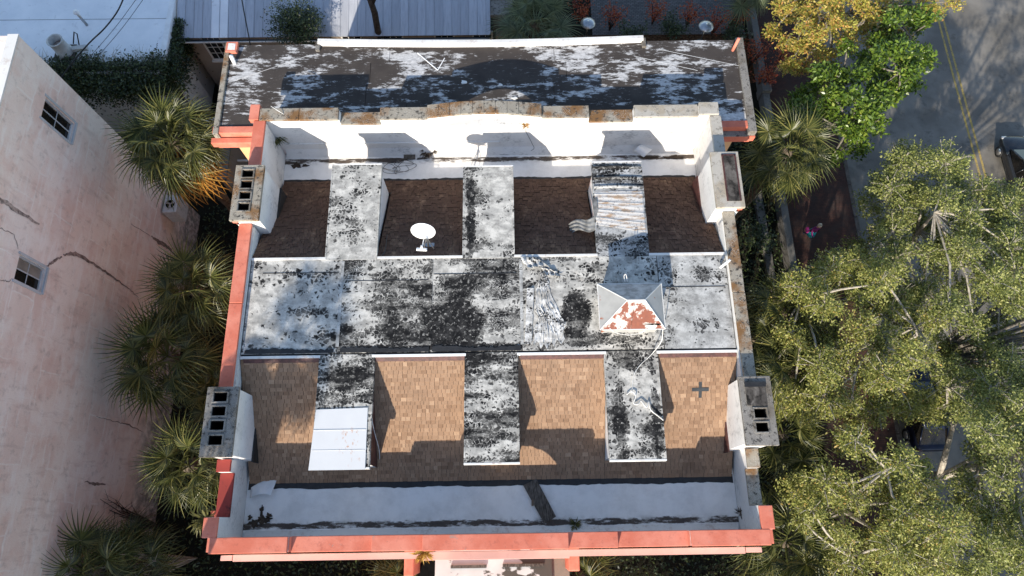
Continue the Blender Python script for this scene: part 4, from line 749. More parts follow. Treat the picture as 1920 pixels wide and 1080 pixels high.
def tree(name, label, base, poly, zc, zr, lm, seed, space=1.06, leaf=.112, per=24, twigs=92, fork=.45, rad=.28, bark=None, holes=(), twigvis=1.0, group=None):
    """crown filled with clumps inside a ground-plan outline given at crown height; limbs run from the fork to every clump"""
    rng = np.random.default_rng(seed); rr = random.Random(seed)
    P_ = [(at(a, b, zc).x, at(a, b, zc).y) for a, b in poly]; cx = sum(p[0] for p in P_)/len(P_); cy = sum(p[1] for p in P_)/len(P_)
    ext = max(math.hypot(p[0]-cx, p[1]-cy) for p in P_); H_ = [(at(a, b, zc).x, at(a, b, zc).y, r) for a, b, r in holes]; cl = []
    for _ in range(4000):
        x = rr.uniform(cx-ext, cx+ext); y = rr.uniform(cy-ext, cy+ext)
        if not inpoly(x, y, P_) or any(math.hypot(x-q[0], y-q[1]) < space*rr.uniform(.8, 1.1) for q in cl) or any(math.hypot(x-h[0], y-h[1]) < h[2] for h in H_): continue
        dd = math.hypot(x-cx, y-cy)/ext; z = zc+zr*(.45-1.0*dd*dd)+rr.uniform(-1.3, .9); cl.append((x, y, z, space*rr.uniform(.46, .80)))
    low = [(x+rr.uniform(-.4, .4), y+rr.uniform(-.4, .4), z-rr.uniform(1.2, 2.4), r*.9) for x, y, z, r in cl if rr.random() < .95]
    T = thing(name, label, 'tree', base, group); base = Vector(base); zf = zc*fork; fk = base+Vector(((cx-base.x)*.25, (cy-base.y)*.25, zf))
    tb = MB(); tb.tube([base-Vector((0, 0, .3)), base+Vector((0, 0, .3)), base.lerp(fk, .5)+Vector((rr.uniform(-.15, .15), rr.uniform(-.15, .15), 0)), fk], [rad*1.5, rad*1.15, rad, rad*.9], 12)
    tb.build('trunk', bark or M['bark'], T, True)
    bb = MB(); tips = []
    mains = []                                   # a few main limbs, then clumps hang on the nearest
    k = max(4, len(cl)//7)
    for c in rr.sample(cl, min(k, len(cl))):
        e = Vector((c[0], c[1], c[2]-.35)).lerp(fk, .12); md = fk.lerp(e, .5)+Vector((rr.uniform(-.3, .3), rr.uniform(-.3, .3), .35))
        bb.tube([fk, md, e], [rad*.42, rad*.26, rad*.1], 8); mains += [(md, rad*.26), (e, rad*.14)]
    for (x, y, z, r) in cl+low:
        c = Vector((x, y, z)); m0, w0 = min(mains, key=lambda q: (q[0]-c).length); md = m0.lerp(c, .55)+Vector((rr.uniform(-.25, .25), rr.uniform(-.25, .25), rr.uniform(-.1, .3)))
        bb.tube([m0, md, c], [min(.075, w0*.8), .045, .026], 6)
        nt_ = int(twigs*r*r/.7)
        for j in range(nt_):
            v = Vector((rr.gauss(0, 1), rr.gauss(0, 1), rr.gauss(.1, .8))).normalized()*r*rr.uniform(.35, 1.12); v.z *= .72; tip = c+v
            tips.append(tip)
            if j % 4 == 0 and rr.random() < twigvis: bb.tube([c+v*.05, c+v*.55+Vector((rr.uniform(-.08, .08), rr.uniform(-.08, .08), .05)), tip+v.normalized()*.2], [.022, .015, .008], 4, False)
    bb.build('branches', bark or M['twig'], T, False)
    tp = np.array([tuple(t) for t in tips]); keep = rng.random(len(tp)) < .92; tp = tp[keep]
    pts = np.repeat(tp, per, 0)+rng.normal(size=(len(tp)*per, 3))*np.array([.115, .115, .08])
    o = quads_mesh('crown', leaves(rng, pts, leaf), lm, T); return T
def frond_mesh(name, seed, r=1.0, pet=1.05, n=34, droop=.35, mat=None, arc=300):
    rr = random.Random(seed); m_ = MB(); m_.tube([(0, 0, 0), (pet*.5, 0, .03), (pet, 0, 0)], [.03, .022, .014], 5)
    for i in range(n):
        a = R(-arc/2+arc*i/(n-1)+rr.uniform(-1.5, 1.5)); L_ = r*(.62+.38*math.cos(a/2)**1.0)*rr.uniform(.93, 1.05); sp_ = R(arc/(n-1)); dz = rr.uniform(-.03, .03); dr = droop*rr.uniform(.7, 1.4)
        ring = []
        for t, wf in ((.03, 1.0), (.30, 1.0), (.55, .52), (.8, .30), (1.0, .05)):
            dist = L_*t; wd = min(dist*math.tan(sp_/2)*1.04, L_*.36*math.tan(sp_/2)*1.04)*wf+.001; c = Vector((pet+dist*math.cos(a), dist*math.sin(a), dz*t-dr*max(0, t-.4)**1.7*2.2*r*.55+.10*abs(math.sin(a))*dist*.5))
            s_ = Vector((-math.sin(a), math.cos(a), 0))*wd; ring.append((c-s_+Vector((0, 0, wd*.55)), c-Vector((0, 0, wd*.3)), c+s_+Vector((0, 0, wd*.55))))
        vs = [p for q in ring for p in q]; fs = []
        for k in range(len(ring)-1): fs += [(3*k, 3*k+1, 3*k+4, 3*k+3), (3*k+1, 3*k+2, 3*k+5, 3*k+4)]
        m_.add(vs, fs)
    me = bpy.data.meshes.new(name); me.from_pydata(m_.v, [], m_.f); me.materials.append(mat); return me
FM = {k: [frond_mesh('frond_'+k, 10+i, mat=LM[mt], droop=dp*(.8+.3*i), n=n_) for i in range(3)] for k, mt, dp, n_ in (('palm', 'palm', .75, 28), ('cool', 'palmblue', .55, 32), ('dead', 'dead', 1.1, 24))}
M['palmtrunk'] = plain('palm_trunk', (.12, .095, .07), .95, .5, 8, bump=.8)
def palm(label, loc, h, scale, n, seed, kind='palm', dead=0, lean=(0, 0), emin=-38, emax=72, group=None):
    rr = random.Random(seed); P_ = thing('palm_tree', label, 'palm', loc, group)
    top = Vector((lean[0], lean[1], h)); m_ = MB(); pts = [Vector((lean[0]*t*t, lean[1]*t*t, h*t-.3*(1-t))) for t in [k/14 for k in range(15)]]
    m_.tube(pts, [.19+.05*(k % 2)+(.06 if k > 11 else 0) for k in range(15)], 10); m_.build('trunk', M['palmtrunk'], P_, True).location = (0, 0, 0)
    for i in range(n+dead):
        isd = i >= n; q = i/max(1, n-1); me = FM['dead' if isd else kind][rr.randrange(3)]; o = bpy.data.objects.new('dead_frond' if isd else 'frond', me); C.objects.link(o); o.parent = P_
        e = R(rr.uniform(-52, -24)) if isd else R(emax+(emin-emax)*q**.8+rr.uniform(-9, 9)); a = i*2.39996+rr.uniform(-.25, .25) if not isd else rr.uniform(-2.2, -.2); s_ = scale*rr.uniform(.72, 1.15)*(.92 if isd else .82+.18*q)
        o.matrix_local = Matrix.Translation(top+Vector((.05*math.cos(a), .05*math.sin(a), -.35*q if not isd else -.45)))@Matrix.Rotation(a, 4, 'Z')@Matrix.Rotation(-e, 4, 'Y')@Matrix.Rotation(rr.uniform(-.35, .35), 4, 'X')@Matrix.Diagonal((s_, s_, s_, 1))
    return P_
def onground(px, py, z): p = at(px, py, z); return (p.x, p.y, 0)

# palms
palm('tall sunlit palm with dead orange fronds beside the rear left chimney', onground(322, 262, 10.2), 10.2, 1.3, 44, 1, 'palm', 12)
palm('shaded palm beside the cracked pink wall, below the air conditioner', onground(345, 532, 7.6), 7.6, 1.25, 34, 2, 'palm', 0, (.5, -.3), -50, 80)
palm('shaded palm in the left gap next to the coral side coping', onground(318, 668, 7.6), 6.9, 1.42, 30, 3, 'palm', 0, (-.5, .2), -50, 80)
palm('shaded palm crowded between two others left of the front chimney', onground(375, 745, 7.0), 6.2, 1.0, 24, 31, 'palm', 0, (.3, .4), -50, 80)
palm('palm with sunlit lower fronds left of the front left chimney', onground(335, 848, 8.3), 8.3, 1.15, 32, 4, 'palm', 0, (.4, -.5), -50, 80)
palm('low palm in the bottom left corner amid bare twigs', onground(165, 1075, 6.5), 6.5, 1.3, 26, 5, 'palm')
palm('small palm at the bottom left, right of the bare twigs', onground(235, 1062, 5.0), 5.0, 1.2, 26, 51, 'palm')
palm('blue-green palm behind the rear roof at the top centre', onground(1003, 42, 7.2), 7.2, 1.25, 34, 6, 'cool')
palm('sunlit palm between the rear right chimney and the brick sidewalk', onground(1460, 292, 8.6), 8.6, 1.3, 32, 7, 'palm', 0, (.5, .3), -50, 80)
palm('palm peeping from under the oak beside the right coping, upper one', onground(1478, 585, 8.0), 8.0, 1.3, 28, 8, 'palm')
palm('palm peeping from under the oak beside the right coping, lower one', onground(1495, 690, 8.0), 8.0, 1.3, 28, 9, 'palm')
palm('shaded bluish palm at the bottom right corner of the building', onground(1480, 1015, 4.5), 4.2, 1.5, 30, 10, 'palm')
palm('dark shaded palm below the front right chimney', onground(1480, 810, 4.0), 3.4, 1.3, 24, 11, 'palm')
palm('low palm beside the left foot of the porch', onground(765, 1085, 3.6), 3.6, 1.1, 22, 12, 'palm')
palm('low palm beside the right foot of the porch', onground(1085, 1082, 3.6), 3.6, 1.1, 22, 13, 'palm')
palm('palm at the top edge beside the garden wall', onground(1415, -45, 4.5), 4.5, 1.3, 24, 14, 'cool')
palm('very tall palm standing in front of the building, out of the picture', (-10.5, -5.7, 0), 19.8, 1.0, 30, 15, 'palm', 14)

# street trees
tree('oak_tree', 'broad oak at the right edge above the street', (18.9, 12.0, 0), [(1690, 262), (1735, 295), (1800, 315), (1925, 345), (1990, 480), (1940, 640), (1800, 640), (1710, 555), (1640, 510), (1610, 460), (1655, 400), (1665, 320)], 9.0, 2.2, LM['oak2'], 21, holes=((1828, 490, .55), (1872, 610, .5)), rad=.34)
tree('oak_tree', 'leafy oak reaching over the palms beside the right coping', (15.0, 7.2, 0), [(1530, 505), (1600, 470), (1645, 515), (1715, 560), (1765, 640), (1765, 750), (1650, 780), (1530, 775), (1478, 715), (1455, 640), (1468, 565)], 9.0, 2.2, LM['oak'], 22, holes=((1662, 612, .4), (1560, 640, .3)), rad=.32)
tree('oak_tree', 'rounded oak crown at the lower right, nearest the front right corner', (14.6, .3, 0), [(1520, 860), (1600, 822), (1690, 840), (1730, 890), (1770, 960), (1780, 1090), (1605, 1068), (1525, 978), (1505, 900)], 9.2, 2.2, LM['oak'], 23, rad=.3)
tree('oak_tree', 'sparse twiggy oak in the lower right corner of the picture', (18.9, 1.5, 0), [(1790, 660), (1930, 650), (2010, 800), (1980, 1090), (1860, 1100), (1840, 970), (1800, 830)], 9.2, 2.2, LM['oak2'], 24, holes=((1890, 900, .4),), rad=.34)
tree('maple_tree', 'maple with yellow and orange autumn leaves at the top right', (18.2, 26.5, 0), [(1470, -30), (1800, -30), (1775, 25), (1690, 22), (1600, 62), (1545, 108), (1478, 92), (1500, 55), (1465, 30)], 8.8, 1.6, LM['maple'], 25, space=.72, leaf=.15, per=16, rad=.16, twigvis=.25, bark=M['bark'])
tree('magnolia_tree', 'glossy dark green tree over the kerb below the yellow maple', (18.9, 19.6, 0), [(1640, 60), (1700, 25), (1755, 10), (1755, 70), (1720, 130), (1690, 170), (1650, 225), (1585, 238), (1520, 205), (1500, 180), (1545, 120)], 8.8, 1.8, LM['green'], 26, space=.72, leaf=.21, per=13, rad=.15, twigvis=.12, bark=M['bark'])
# trees south of the building, outside the picture, that shade the front garden
for i, (x, y, s_) in enumerate(((-9, -9.5, 0), (-1.5, -10.5, 1), (6, -9.8, 2), (13.5, -9.5, 3))):
    tree('garden_tree', ('garden tree in front of the left corner, out of the picture', 'garden tree in front of the porch, out of the picture', 'garden tree in front of the right half, out of the picture', 'garden tree in front of the right corner, out of the picture')[i], (x, y, 0),
         [(0, 0)], 1, 1, LM['oak2'], 1) if False else None
def crown_tree(name, label, base, zc, rx, ry, rz, lm, seed, nclump=26, leaf=.16, per=9, twigs=45, off=(0, 0)):
    rng = np.random.default_rng(seed); rr = random.Random(seed); T = thing(name, label, 'tree', base); b = Vector(base); fk = b+Vector((0, 0, zc*.5))
    MB().tube([b-Vector((0, 0, .3)), b+Vector((.1, 0, zc*.25)), fk], [.3, .22, .2], 10).build('trunk', M['bark'], T, True); bb = MB(); tips = []
    for _ in range(nclump):
        v = Vector((rr.gauss(0, 1), rr.gauss(0, 1), rr.gauss(0, 1))).normalized()*rr.uniform(.5, 1); c = b+Vector((off[0]+v.x*rx, off[1]+v.y*ry, zc+v.z*rz)); bb.tube([fk, fk.lerp(c, .5)+Vector((0, 0, .3)), c], [.1, .06, .02], 6)
        for j in range(twigs): tips.append(c+Vector((rr.gauss(0, .42), rr.gauss(0, .42), rr.gauss(0, .32))))
    bb.build('branches', M['bark'], T); tp = np.array([tuple(t) for t in tips]); pts = np.repeat(tp, per, 0)+rng.normal(size=(len(tp)*per, 3))*.13
    quads_mesh('crown', leaves(rng, pts, leaf), lm, T); return T
crown_tree('garden_tree', 'large garden tree south of the sidewalk, out of the picture', (14.5, -15.5, 0), 8.2, 5.0, 3.6, 2.6, LM['oak2'], 76, 40, .2, 9, 50)
crown_tree('garden_tree', 'large street tree south of the parked car, out of the picture', (18.8, -14, 0), 8.0, 4.0, 4.0, 2.4, LM['oak2'], 77, 36, .2, 9, 50, (2.5, 0))
for i, (x, y) in enumerate(((-9, -9.5), (-1.5, -10.5), (6, -9.8), (13.5, -9.5))):
    crown_tree('garden_tree', ('garden tree in front of the left corner, out of the picture', 'garden tree in front of the porch, out of the picture', 'garden tree in front of the right half, out of the picture', 'garden tree in front of the right corner, out of the picture')[i], (x, y, 0), 6.0, 4.0, 2.6, 2.4, LM['oak2'], 70+i)
crown_tree('street_tree', 'big street tree beyond the right edge, out of the picture', (19.1, 6.8, 0), 9.5, 4.2, 5.2, 1.3, LM['oak2'], 91, 24, .18, 8, 26, (5.4, 1))
crown_tree('street_tree', 'second street tree beyond the lower right edge, out of the picture', (19.1, -4.5, 0), 9.5, 4.0, 5.0, 1.3, LM['oak2'], 92, 22, .18, 8, 26, (5.0, 1))
crown_tree('evergreen_shrub', 'dark leafy shrub rising in front of the metal roof eave', onground(558, 52, 6.2), 6.2, 1.0, .7, 1.0, LM['ivy'], 80, 18, .12, 9, 40)
# bare trunk in front of the metal roof
b0 = Vector(onground(714, 74, 5.0)); T = thing('bare_tree', 'dark bare tree trunk rising in front of the metal roof', 'tree', b0)
MB().tube([b0+Vector((0, 0, -.3)), b0+Vector((.05, 0, 2)), b0+Vector((-.12, .05, 3.6)), b0+Vector((.12, .1, 4.6)), b0+Vector((-.05, .05, 5.6)), b0+Vector((.05, 0, 7)), b0+Vector((-.1, .1, 9))], [.24, .2, .19, .22, .17, .16, .12], 12).build('trunk', M['bark_dark'], T, True)
MB().tube([b0+Vector((.08, .1, 4.6)), b0+Vector((.3, .05, 4.75))], [.13, .08], 8).build('branch_stub', M['bark_dark'], T, True)
for k in range(5): a = k*1.3; MB().tube([b0+Vector((0, 0, 7.5+.3*k)), b0+Vector((.8*math.cos(a), .8*math.sin(a), 9+.2*k)), b0+Vector((1.6*math.cos(a+.2), 1.6*math.sin(a+.2), 10+.2*k))], [.08, .05, .02], 6).build('branch', M['bark_dark'], T, True)
# ivy over the edge of the white roof
rng = np.random.default_rng(5); n_ = 26000
x = rng.uniform(-26, -17.0, n_); lump = .45*np.sin(x*1.7)+.35*np.sin(x*3.9+1)+.25*np.sin(x*7.3)
y = 21.75+rng.normal(0, .42, n_)-.1+lump*.5*(rng.random(n_)); z = 6.1-np.abs(rng.normal(0, .9, n_))*(y < 21.8)+rng.normal(0, .14, n_)
pts = np.stack([x, y, z], 1); n2 = 7000; p2 = np.stack([-17.1+rng.normal(0, .22, n2), rng.uniform(21.7, 25.2, n2), 5.9-np.abs(rng.normal(0, .9, n2))], 1)
o = quads_mesh('ivy', leaves(rng, np.concatenate([pts, p2]), .15), LM['ivy'], None); tag(o, 'dark ivy hanging over the edge of the white flat roof', 'ivy', kind='stuff')
tw = MB(); rr = random.Random(3)
for i in range(130):
    xx = rr.uniform(-25.5, -17.3); p = Vector((xx, 21.9+rr.uniform(-.2, .4), 6.05)); a = rr.uniform(-.7, .7); L_ = rr.uniform(.3, .95)
    tw.tube([p, p+Vector((a*.4*L_, .5*L_, .25*L_)), p+Vector((a*L_, L_, .3*L_+rr.uniform(-.1, .1)))], [.012, .009, .004], 4, False)
tag(tw.build('ivy_twigs', M['twig']), 'dry vine twigs reaching onto the white roof', 'vine', kind='stuff')
# garden ground cover, dark shrubs and red autumn plants
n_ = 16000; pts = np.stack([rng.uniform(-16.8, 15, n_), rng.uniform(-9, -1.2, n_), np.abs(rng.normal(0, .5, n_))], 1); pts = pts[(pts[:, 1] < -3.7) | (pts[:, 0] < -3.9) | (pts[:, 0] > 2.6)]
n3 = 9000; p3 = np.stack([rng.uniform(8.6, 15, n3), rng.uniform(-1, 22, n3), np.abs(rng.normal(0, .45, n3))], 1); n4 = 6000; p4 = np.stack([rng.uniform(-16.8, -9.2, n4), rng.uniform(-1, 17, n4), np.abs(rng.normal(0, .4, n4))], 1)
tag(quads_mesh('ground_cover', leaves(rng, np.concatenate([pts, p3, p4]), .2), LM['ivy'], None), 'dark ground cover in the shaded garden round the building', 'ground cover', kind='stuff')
def shrub(label, x, y, h, r, lm, seed, n=900, leaf=.14, stems=7, name='shrub'):
    rng = np.random.default_rng(seed); rr = random.Random(seed); T = thing(name, label, 'shrub', (x, y, 0)); st = MB(); tips = []
    for k in range(stems):
        a = rr.uniform(0, 6.28); e = Vector((x+r*math.cos(a)*rr.uniform(.4, 1), y+r*math.sin(a)*rr.uniform(.4, 1), h*rr.uniform(.6, 1))); b = Vector((x, y, 0)); md = b.lerp(e, .5)+Vector((0, 0, .2*h)); st.tube([b, md, e], [.03, .02, .006], 5)
        for t in np.linspace(.35, 1, 9): tips.append(tuple(b.lerp(md, min(1, t*2)) if t < .5 else md.lerp(e, t*2-1)))
    st.build('stems', M['bark_dark'], T); tp = np.array(tips); k_ = max(1, n//len(tp)); pts = np.repeat(tp, k_, 0)+rng.normal(size=(len(tp)*k_, 3))*np.array([.2, .2, .16])
    quads_mesh('foliage', leaves(rng, pts, leaf), lm, T)
RED = [(1392, 20, 'red-leaved shrub at the top right beside the garden wall', 2.4), (1350, 30, 'red-leaved shrub right behind the right-hand patio heater', 2.2), (1300, 12, 'red-leaved shrub left of the right-hand patio heater', 2.2), (1232, 12, 'orange-leaved shrub midway between the two patio heaters', 2.0),
       (1150, 20, 'red-leaved shrub right of the left-hand patio heater', 2.2), (1090, 6, 'red-leaved shrub above the left-hand patio heater', 2.2), (1425, 85, 'red-leaved plant between rear right corner and sidewalk', 2.6), (1440, 135, 'small orange-leaved plant against the garden wall', 2.0), (1480, 85, 'red sprig below the yellow maple over the sidewalk', 3.2)]
for i, (px, py, lb, h) in enumerate(RED):
    p = at(px, py, h*.8); shrub(lb, p.x, p.y, h, .75, LM['red'], 200+i, 380, .15, 8)
for i, (px, py, lb) in enumerate(((1262, 50, 'low dark green shrub between the patio heaters'), (1180, 62, 'dark green shrub in the bed behind the rear roof'), (1375, 70, 'green shrub at the foot of the garden wall'), (1410, 330, 'dark shrub beside the rear right chimney'), (1425, 450, 'dark shrub in the shade beside the right coping'))):
    p = at(px, py, .8); shrub(lb, p.x, p.y, 1.3, .9, LM['ivy'], 230+i, 900, .16, 10)
# bare twiggy shrub at the bottom left
rr = random.Random(8)
def bare(label, c, h, r, n, seed, mat):
    rr = random.Random(seed); T = thing('bare_shrub', label, 'shrub', (c.x, c.y, 0)); st = MB(); b = Vector((c.x, c.y, 0))
    for k in range(n):
        a = rr.uniform(0, 6.28); e = Vector((c.x+r*math.cos(a)*rr.uniform(.3, 1), c.y+r*math.sin(a)*rr.uniform(.3, 1), h*rr.uniform(.75, 1.05))); md = b.lerp(e, .6)+Vector((rr.uniform(-.2, .2), rr.uniform(-.2, .2), .5)); st.tube([b, md, e], [.04, .022, .008], 5)
        for j in range(5): s_ = md.lerp(e, rr.random()); st.tube([s_, s_+Vector((rr.uniform(-.5, .5), rr.uniform(-.5, .5), rr.uniform(.1, .4)))], [.009, .004], 4, False)
    st.build('stems', mat, T)
bare('dark bare twiggy shrub against the pink wall at the bottom left', at(185, 985, 5), 5, 1.3, 30, 1, M['bark_dark'])
bare('pale bare twiggy shrub at the bottom left in front of the palms', at(245, 1060, 6), 6.2, 1.0, 22, 2, M['twig'])
def tuft(label, p, s, n, seed, mat, name='weed'):
    rr = random.Random(seed); m_ = MB()
    for k in range(n):
        a = rr.uniform(0, 6.28); d = Vector((math.cos(a), math.sin(a), 0)); L_ = s*rr.uniform(.5, 1); w_ = Vector((-d.y, d.x, 0))*s*.05; q = Vector(p)+d*rr.uniform(0, s*.3); h = L_*rr.uniform(.3, .8)
        m_.add([q-w_, q+w_, q+d*L_*.5+Vector((0, 0, h))+w_, q+d*L_+Vector((0, 0, h*.7)), q+d*L_*.5+Vector((0, 0, h))-w_], [(0, 1, 2, 4), (4, 2, 3)])
    return tag(m_.build(name, mat), label, 'weed')
wg = leafmat('weed_leaves', [(0, (.05, .055, .015)), (1, (.16, .15, .04))])
tuft('green weed growing in the rear left corner of the white parapet', at(517, 258, 12.6), .55, 160, 1, wg); tuft('dry weed on the front cornice left of the porch', at(795, 1036, 13.25), .35, 70, 2, LM['dead']); tuft('weed on the coral corner ledge at the bottom left', at(385, 975, 11.0), .5, 60, 3, wg)
tuft('weed in the right corner of the front gutter', at(1387, 962, 12.3), .22, 30, 4, M['litter']); tuft('dry grass tuft in the rear gutter beside the timber scrap', at(803, 286, 11.73), .4, 90, 5, M['litter']); tuft('small weed in the front gutter right of the board', at(1078, 984, 12.0), .25, 40, 6, wg)
tuft('dry stems at the sill of the rear arched opening', at(986, 238, 13.58), .2, 30, 7, LM['dead'])

# ------------------------------------------------------------------ patio heaters
def heater(label, p):
    h = thing('patio_heater', label, 'patio heater', (p.x, p.y, 0)); c = Vector((p.x, p.y, 0))
    MB().lathe(c, [(.24, 0), (.24, .75), (.2, .8), (.05, .82)], 20).build('base', M['black'], h, True); MB().tube([c+Vector((0, 0, .8)), c+Vector((0, 0, 1.85))], .035, 10).build('pole', M['steel'], h, True)
    MB().lathe(c, [(.1, 1.8), (.13, 2.05), (.1, 2.1)], 16).build('burner', M['steel'], h, True)
    q = MB().lathe(c, [(0, 2.32), (.1, 2.315), (.25, 2.27), (.43, 2.16), (.44, 2.13)], 28).build('reflector', M['steel'], h, True); md = q.modifiers.new('s', 'SOLIDIFY'); md.thickness = .01
    for k in range(3): a = k*2.09; MB().tube([c+Vector((.1*math.cos(a), .1*math.sin(a), 2.08)), c+Vector((.2*math.cos(a), .2*math.sin(a), 2.26))], .01).build('stay', M['steel'], h)
heater('silver round patio heater at the top behind the rear roof, left of the pair', at(1103, 41, 2.25)); heater('silver round patio heater at the top right near the garden wall', at(1325, 47, 2.25))

# ------------------------------------------------------------------ cars
M['carpaint'] = plain('dark_grey_car_paint', (.055, .056, .06), .22, .05, 1, .6, 0); M['carblue'] = plain('dark_blue_car_paint', (.006, .009, .025), .3, .05, 1, .4, 0); M['lens'] = plain('lamp_lens', (.6, .6, .6), .1, .1, bump=0)
def loft(rings, close=True):
    n = len(rings[0]); vs = [p for r_ in rings for p in r_]; fs = [(i*n+k, i*n+(k+1) % n, (i+1)*n+(k+1) % n, (i+1)*n+k) for i in range(len(rings)-1) for k in range(n)]
    if close: fs += [tuple(reversed(range(n))), tuple(range((len(rings)-1)*n, len(rings)*n))]
    return MB().add(vs, fs)
def car(label, loc, rz, paint, group=None):
    c = thing('car', label, 'car', loc, group); c.rotation_euler.z = rz
    def put(mb, nm, mt, par=None, sm=True, sub=0):
        o = link(nm, mb.mesh(nm, mt, sm), par or c, 0, True)
        if sub: s_ = o.modifiers.new('sub', 'SUBSURF'); s_.levels = sub; s_.render_levels = sub
        return o
    def ring(y, w_, z0, z1, k=.86): return [(-w_*.92, y, z0), (-w_, y, z0+(z1-z0)*.35), (-w_*.99, y, z0+(z1-z0)*.7), (-w_*k, y, z1), (0, y, z1+.03), (w_*k, y, z1), (w_*.99, y, z0+(z1-z0)*.7), (w_, y, z0+(z1-z0)*.35), (w_*.92, y, z0)]
    put(loft([ring(-2.25, .70, .42, .75), ring(-2.2, .82, .3, .92), ring(-1.6, .89, .22, 1.0), ring(-.6, .9, .2, .98), ring(.6, .9, .2, .97), ring(1.25, .9, .22, .95), ring(1.9, .85, .26, .83), ring(2.2, .74, .32, .70), ring(2.27, .6, .42, .6)]), 'body', paint, None, True, 2)
    def cr(y, w_, z): return [(-w_, y, z), (w_, y, z)]
    def cab(y, wb, wt, zb, zt): return [(-wb, y, zb), (-wt, y, zt-.05), (-wt*.8, y, zt), (wt*.8, y, zt), (wt, y, zt-.05), (wb, y, zb)]
    put(loft([cab(-1.95, .74, .68, .94, 1.0), cab(-1.2, .8, .62, .94, 1.38), cab(-.3, .8, .62, .94, 1.45), cab(.3, .8, .6, .94, 1.40), cab(1.15, .76, .7, .94, .99)]), 'greenhouse', M['glass'], None, False)
    put(loft([[(-.6, y, z-.03), (-.45, y, z), (.45, y, z), (.6, y, z-.03), (.45, y, z-.03), (-.45, y, z-.03)] for y, z in ((-1.25, 1.39), (-.8, 1.445), (-.3, 1.468), (.3, 1.42))]), 'roof', paint, None, True)
    for sx in (-1, 1):
        put(MB().tube([(sx*.71, 1.18, .99), (sx*.6, .3, 1.41)], .035, 6), 'pillar', paint); put(MB().tube([(sx*.69, -1.95, 1.0), (sx*.62, -1.2, 1.38)], .04, 6), 'pillar', paint); put(MB().tube([(sx*.79, -.35, .96), (sx*.615, -.32, 1.43)], .03, 6), 'pillar', paint)
        put(MB().obox((sx*.62, 2.12, .63), (.13, 0, 0), (0, .09, 0), (0, 0, .06)), 'headlight', M['lens']); put(MB().obox((sx*.68, -2.2, .78), (.12, 0, 0), (0, .05, 0), (0, 0, .07)), 'tail_light', M['red_trim'])
        put(MB().obox((sx*.98, .85, 1.0), (.1, 0, 0), (0, .06, 0), (0, 0, .06)), 'wing_mirror', paint)
        for y in (-1.4, 1.4):
            wl = put(MB().tube([(sx*.70, y, .32), (sx*.90, y, .32)], .32, 20), 'wheel', M['black']); put(MB().tube([(sx*.901, y, .32), (sx*.915, y, .32)], .2, 14), 'rim', M['steel'], wl)
    put(MB().obox((0, 2.24, .42), (.5, 0, 0), (0, .02, 0), (0, 0, .08)), 'grille', M['black']); return c
car('dark grey car on the road at the right edge', (29.4, 18.5, 0), 0, M['carpaint'])
p = at(1735, 860, .8); car('dark blue car parked under the oaks at the lower right', (20.75, p.y+2.6, 0), 0, M['carblue'])

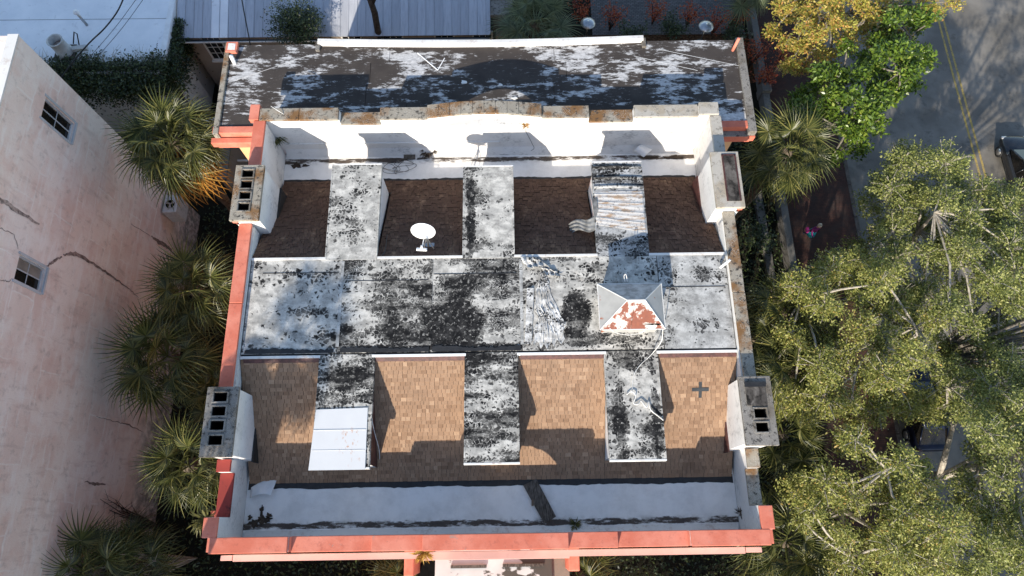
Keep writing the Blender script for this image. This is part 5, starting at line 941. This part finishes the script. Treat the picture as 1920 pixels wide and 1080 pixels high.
# ------------------------------------------------------------------ pedestrian
pp = at(1511, 447, 0); T = thing('person', 'person in a purple jacket and teal skirt walking on the shaded sidewalk', 'person', (pp.x, pp.y, .12))
def person():
    J = [((0, 0, .95), .15), ((0, .01, 1.18), .14), ((0, 0, 1.40), .165), ((0, .02, 1.52), .06), ((0, .04, 1.64), .10), ((0, .03, 1.74), .085),
         ((-.1, .05, .88), .11), ((-.11, .18, .50), .075), ((-.11, .10, .12), .05), ((-.11, .26, .05), .045), ((.1, -.05, .88), .11), ((.11, -.06, .50), .075), ((.11, -.30, .16), .05), ((.11, -.22, .06), .045),
         ((-.2, 0, 1.40), .075), ((-.27, -.12, 1.14), .05), ((-.25, .05, .92), .038), ((-.24, .12, .86), .034), ((.2, 0, 1.40), .075), ((.27, .1, 1.14), .05), ((.25, .26, .98), .038), ((.24, .33, .95), .034)]
    E_ = [(0, 1), (1, 2), (2, 3), (3, 4), (4, 5), (0, 6), (6, 7), (7, 8), (8, 9), (0, 10), (10, 11), (11, 12), (12, 13), (2, 14), (14, 15), (15, 16), (16, 17), (2, 18), (18, 19), (19, 20), (20, 21)]
    me = bpy.data.meshes.new('body'); me.from_pydata([j[0] for j in J], E_, []); o = link('body', me, T, 0, True); sk = o.modifiers.new('skin', 'SKIN'); sk.use_smooth_shade = True
    for v, (q, r) in zip(me.skin_vertices[0].data, J): v.radius = (r, r*.8 if 1 < q[2] < 1.45 and abs(q[0]) < .05 else r)
    me.skin_vertices[0].data[0].use_root = True; s_ = o.modifiers.new('sub', 'SUBSURF'); s_.levels = s_.render_levels = 2
    g = G('skin_and_clothes', .8); tc = g.n('ShaderNodeTexCoord').outputs['Object']; z = g.n('ShaderNodeSeparateXYZ', Vector=tc).outputs[2]
    c = g.mix(g.math('GREATER_THAN', z, .98), (.02, .02, .03), (.16, .025, .12)); c = g.mix(g.math('GREATER_THAN', z, 1.5), c, (.45, .25, .17)); me.materials.append(g.col(c))
    q = MB().lathe((0, .02, 0), [(.0, 1.83), (.07, 1.81), (.108, 1.73), (.112, 1.64), (.09, 1.58)], 18).mesh('hair', plain('light_hair', (.5, .44, .36), .7, .3, 20), True); link('hair', q, T, 0, True)
    q = MB().lathe((0, 0, 0), [(.15, 1.02), (.19, .85), (.25, .55), (.24, .54)], 20).mesh('skirt', plain('teal_cloth', (.02, .28, .33), .8), True); link('skirt', q, T, 0, True)
    for sx in (-1, 1): link('eye', MB().lathe((sx*.035, .135, 1.665), [(0, .008), (.01, .0), (0, -.008)], 8).mesh('eye', M['black']), T, 0, True)
    link('nose', MB().obox((0, .145, 1.635), (.012, 0, 0), (0, .016, 0), (0, 0, .02)).mesh('nose', g.m), T, 0, True)
person(); T.rotation_euler.z = R(200)
pb = MB().obox((pp.x-.34, pp.y+.05, 1.05), (.06, 0, 0), (0, .14, 0), (0, 0, .12)).build('shoulder_bag', plain('magenta_bag', (.28, .03, .16), .7), bevel=.02); tag(pb, 'magenta shoulder bag at the side of the pedestrian', 'bag')
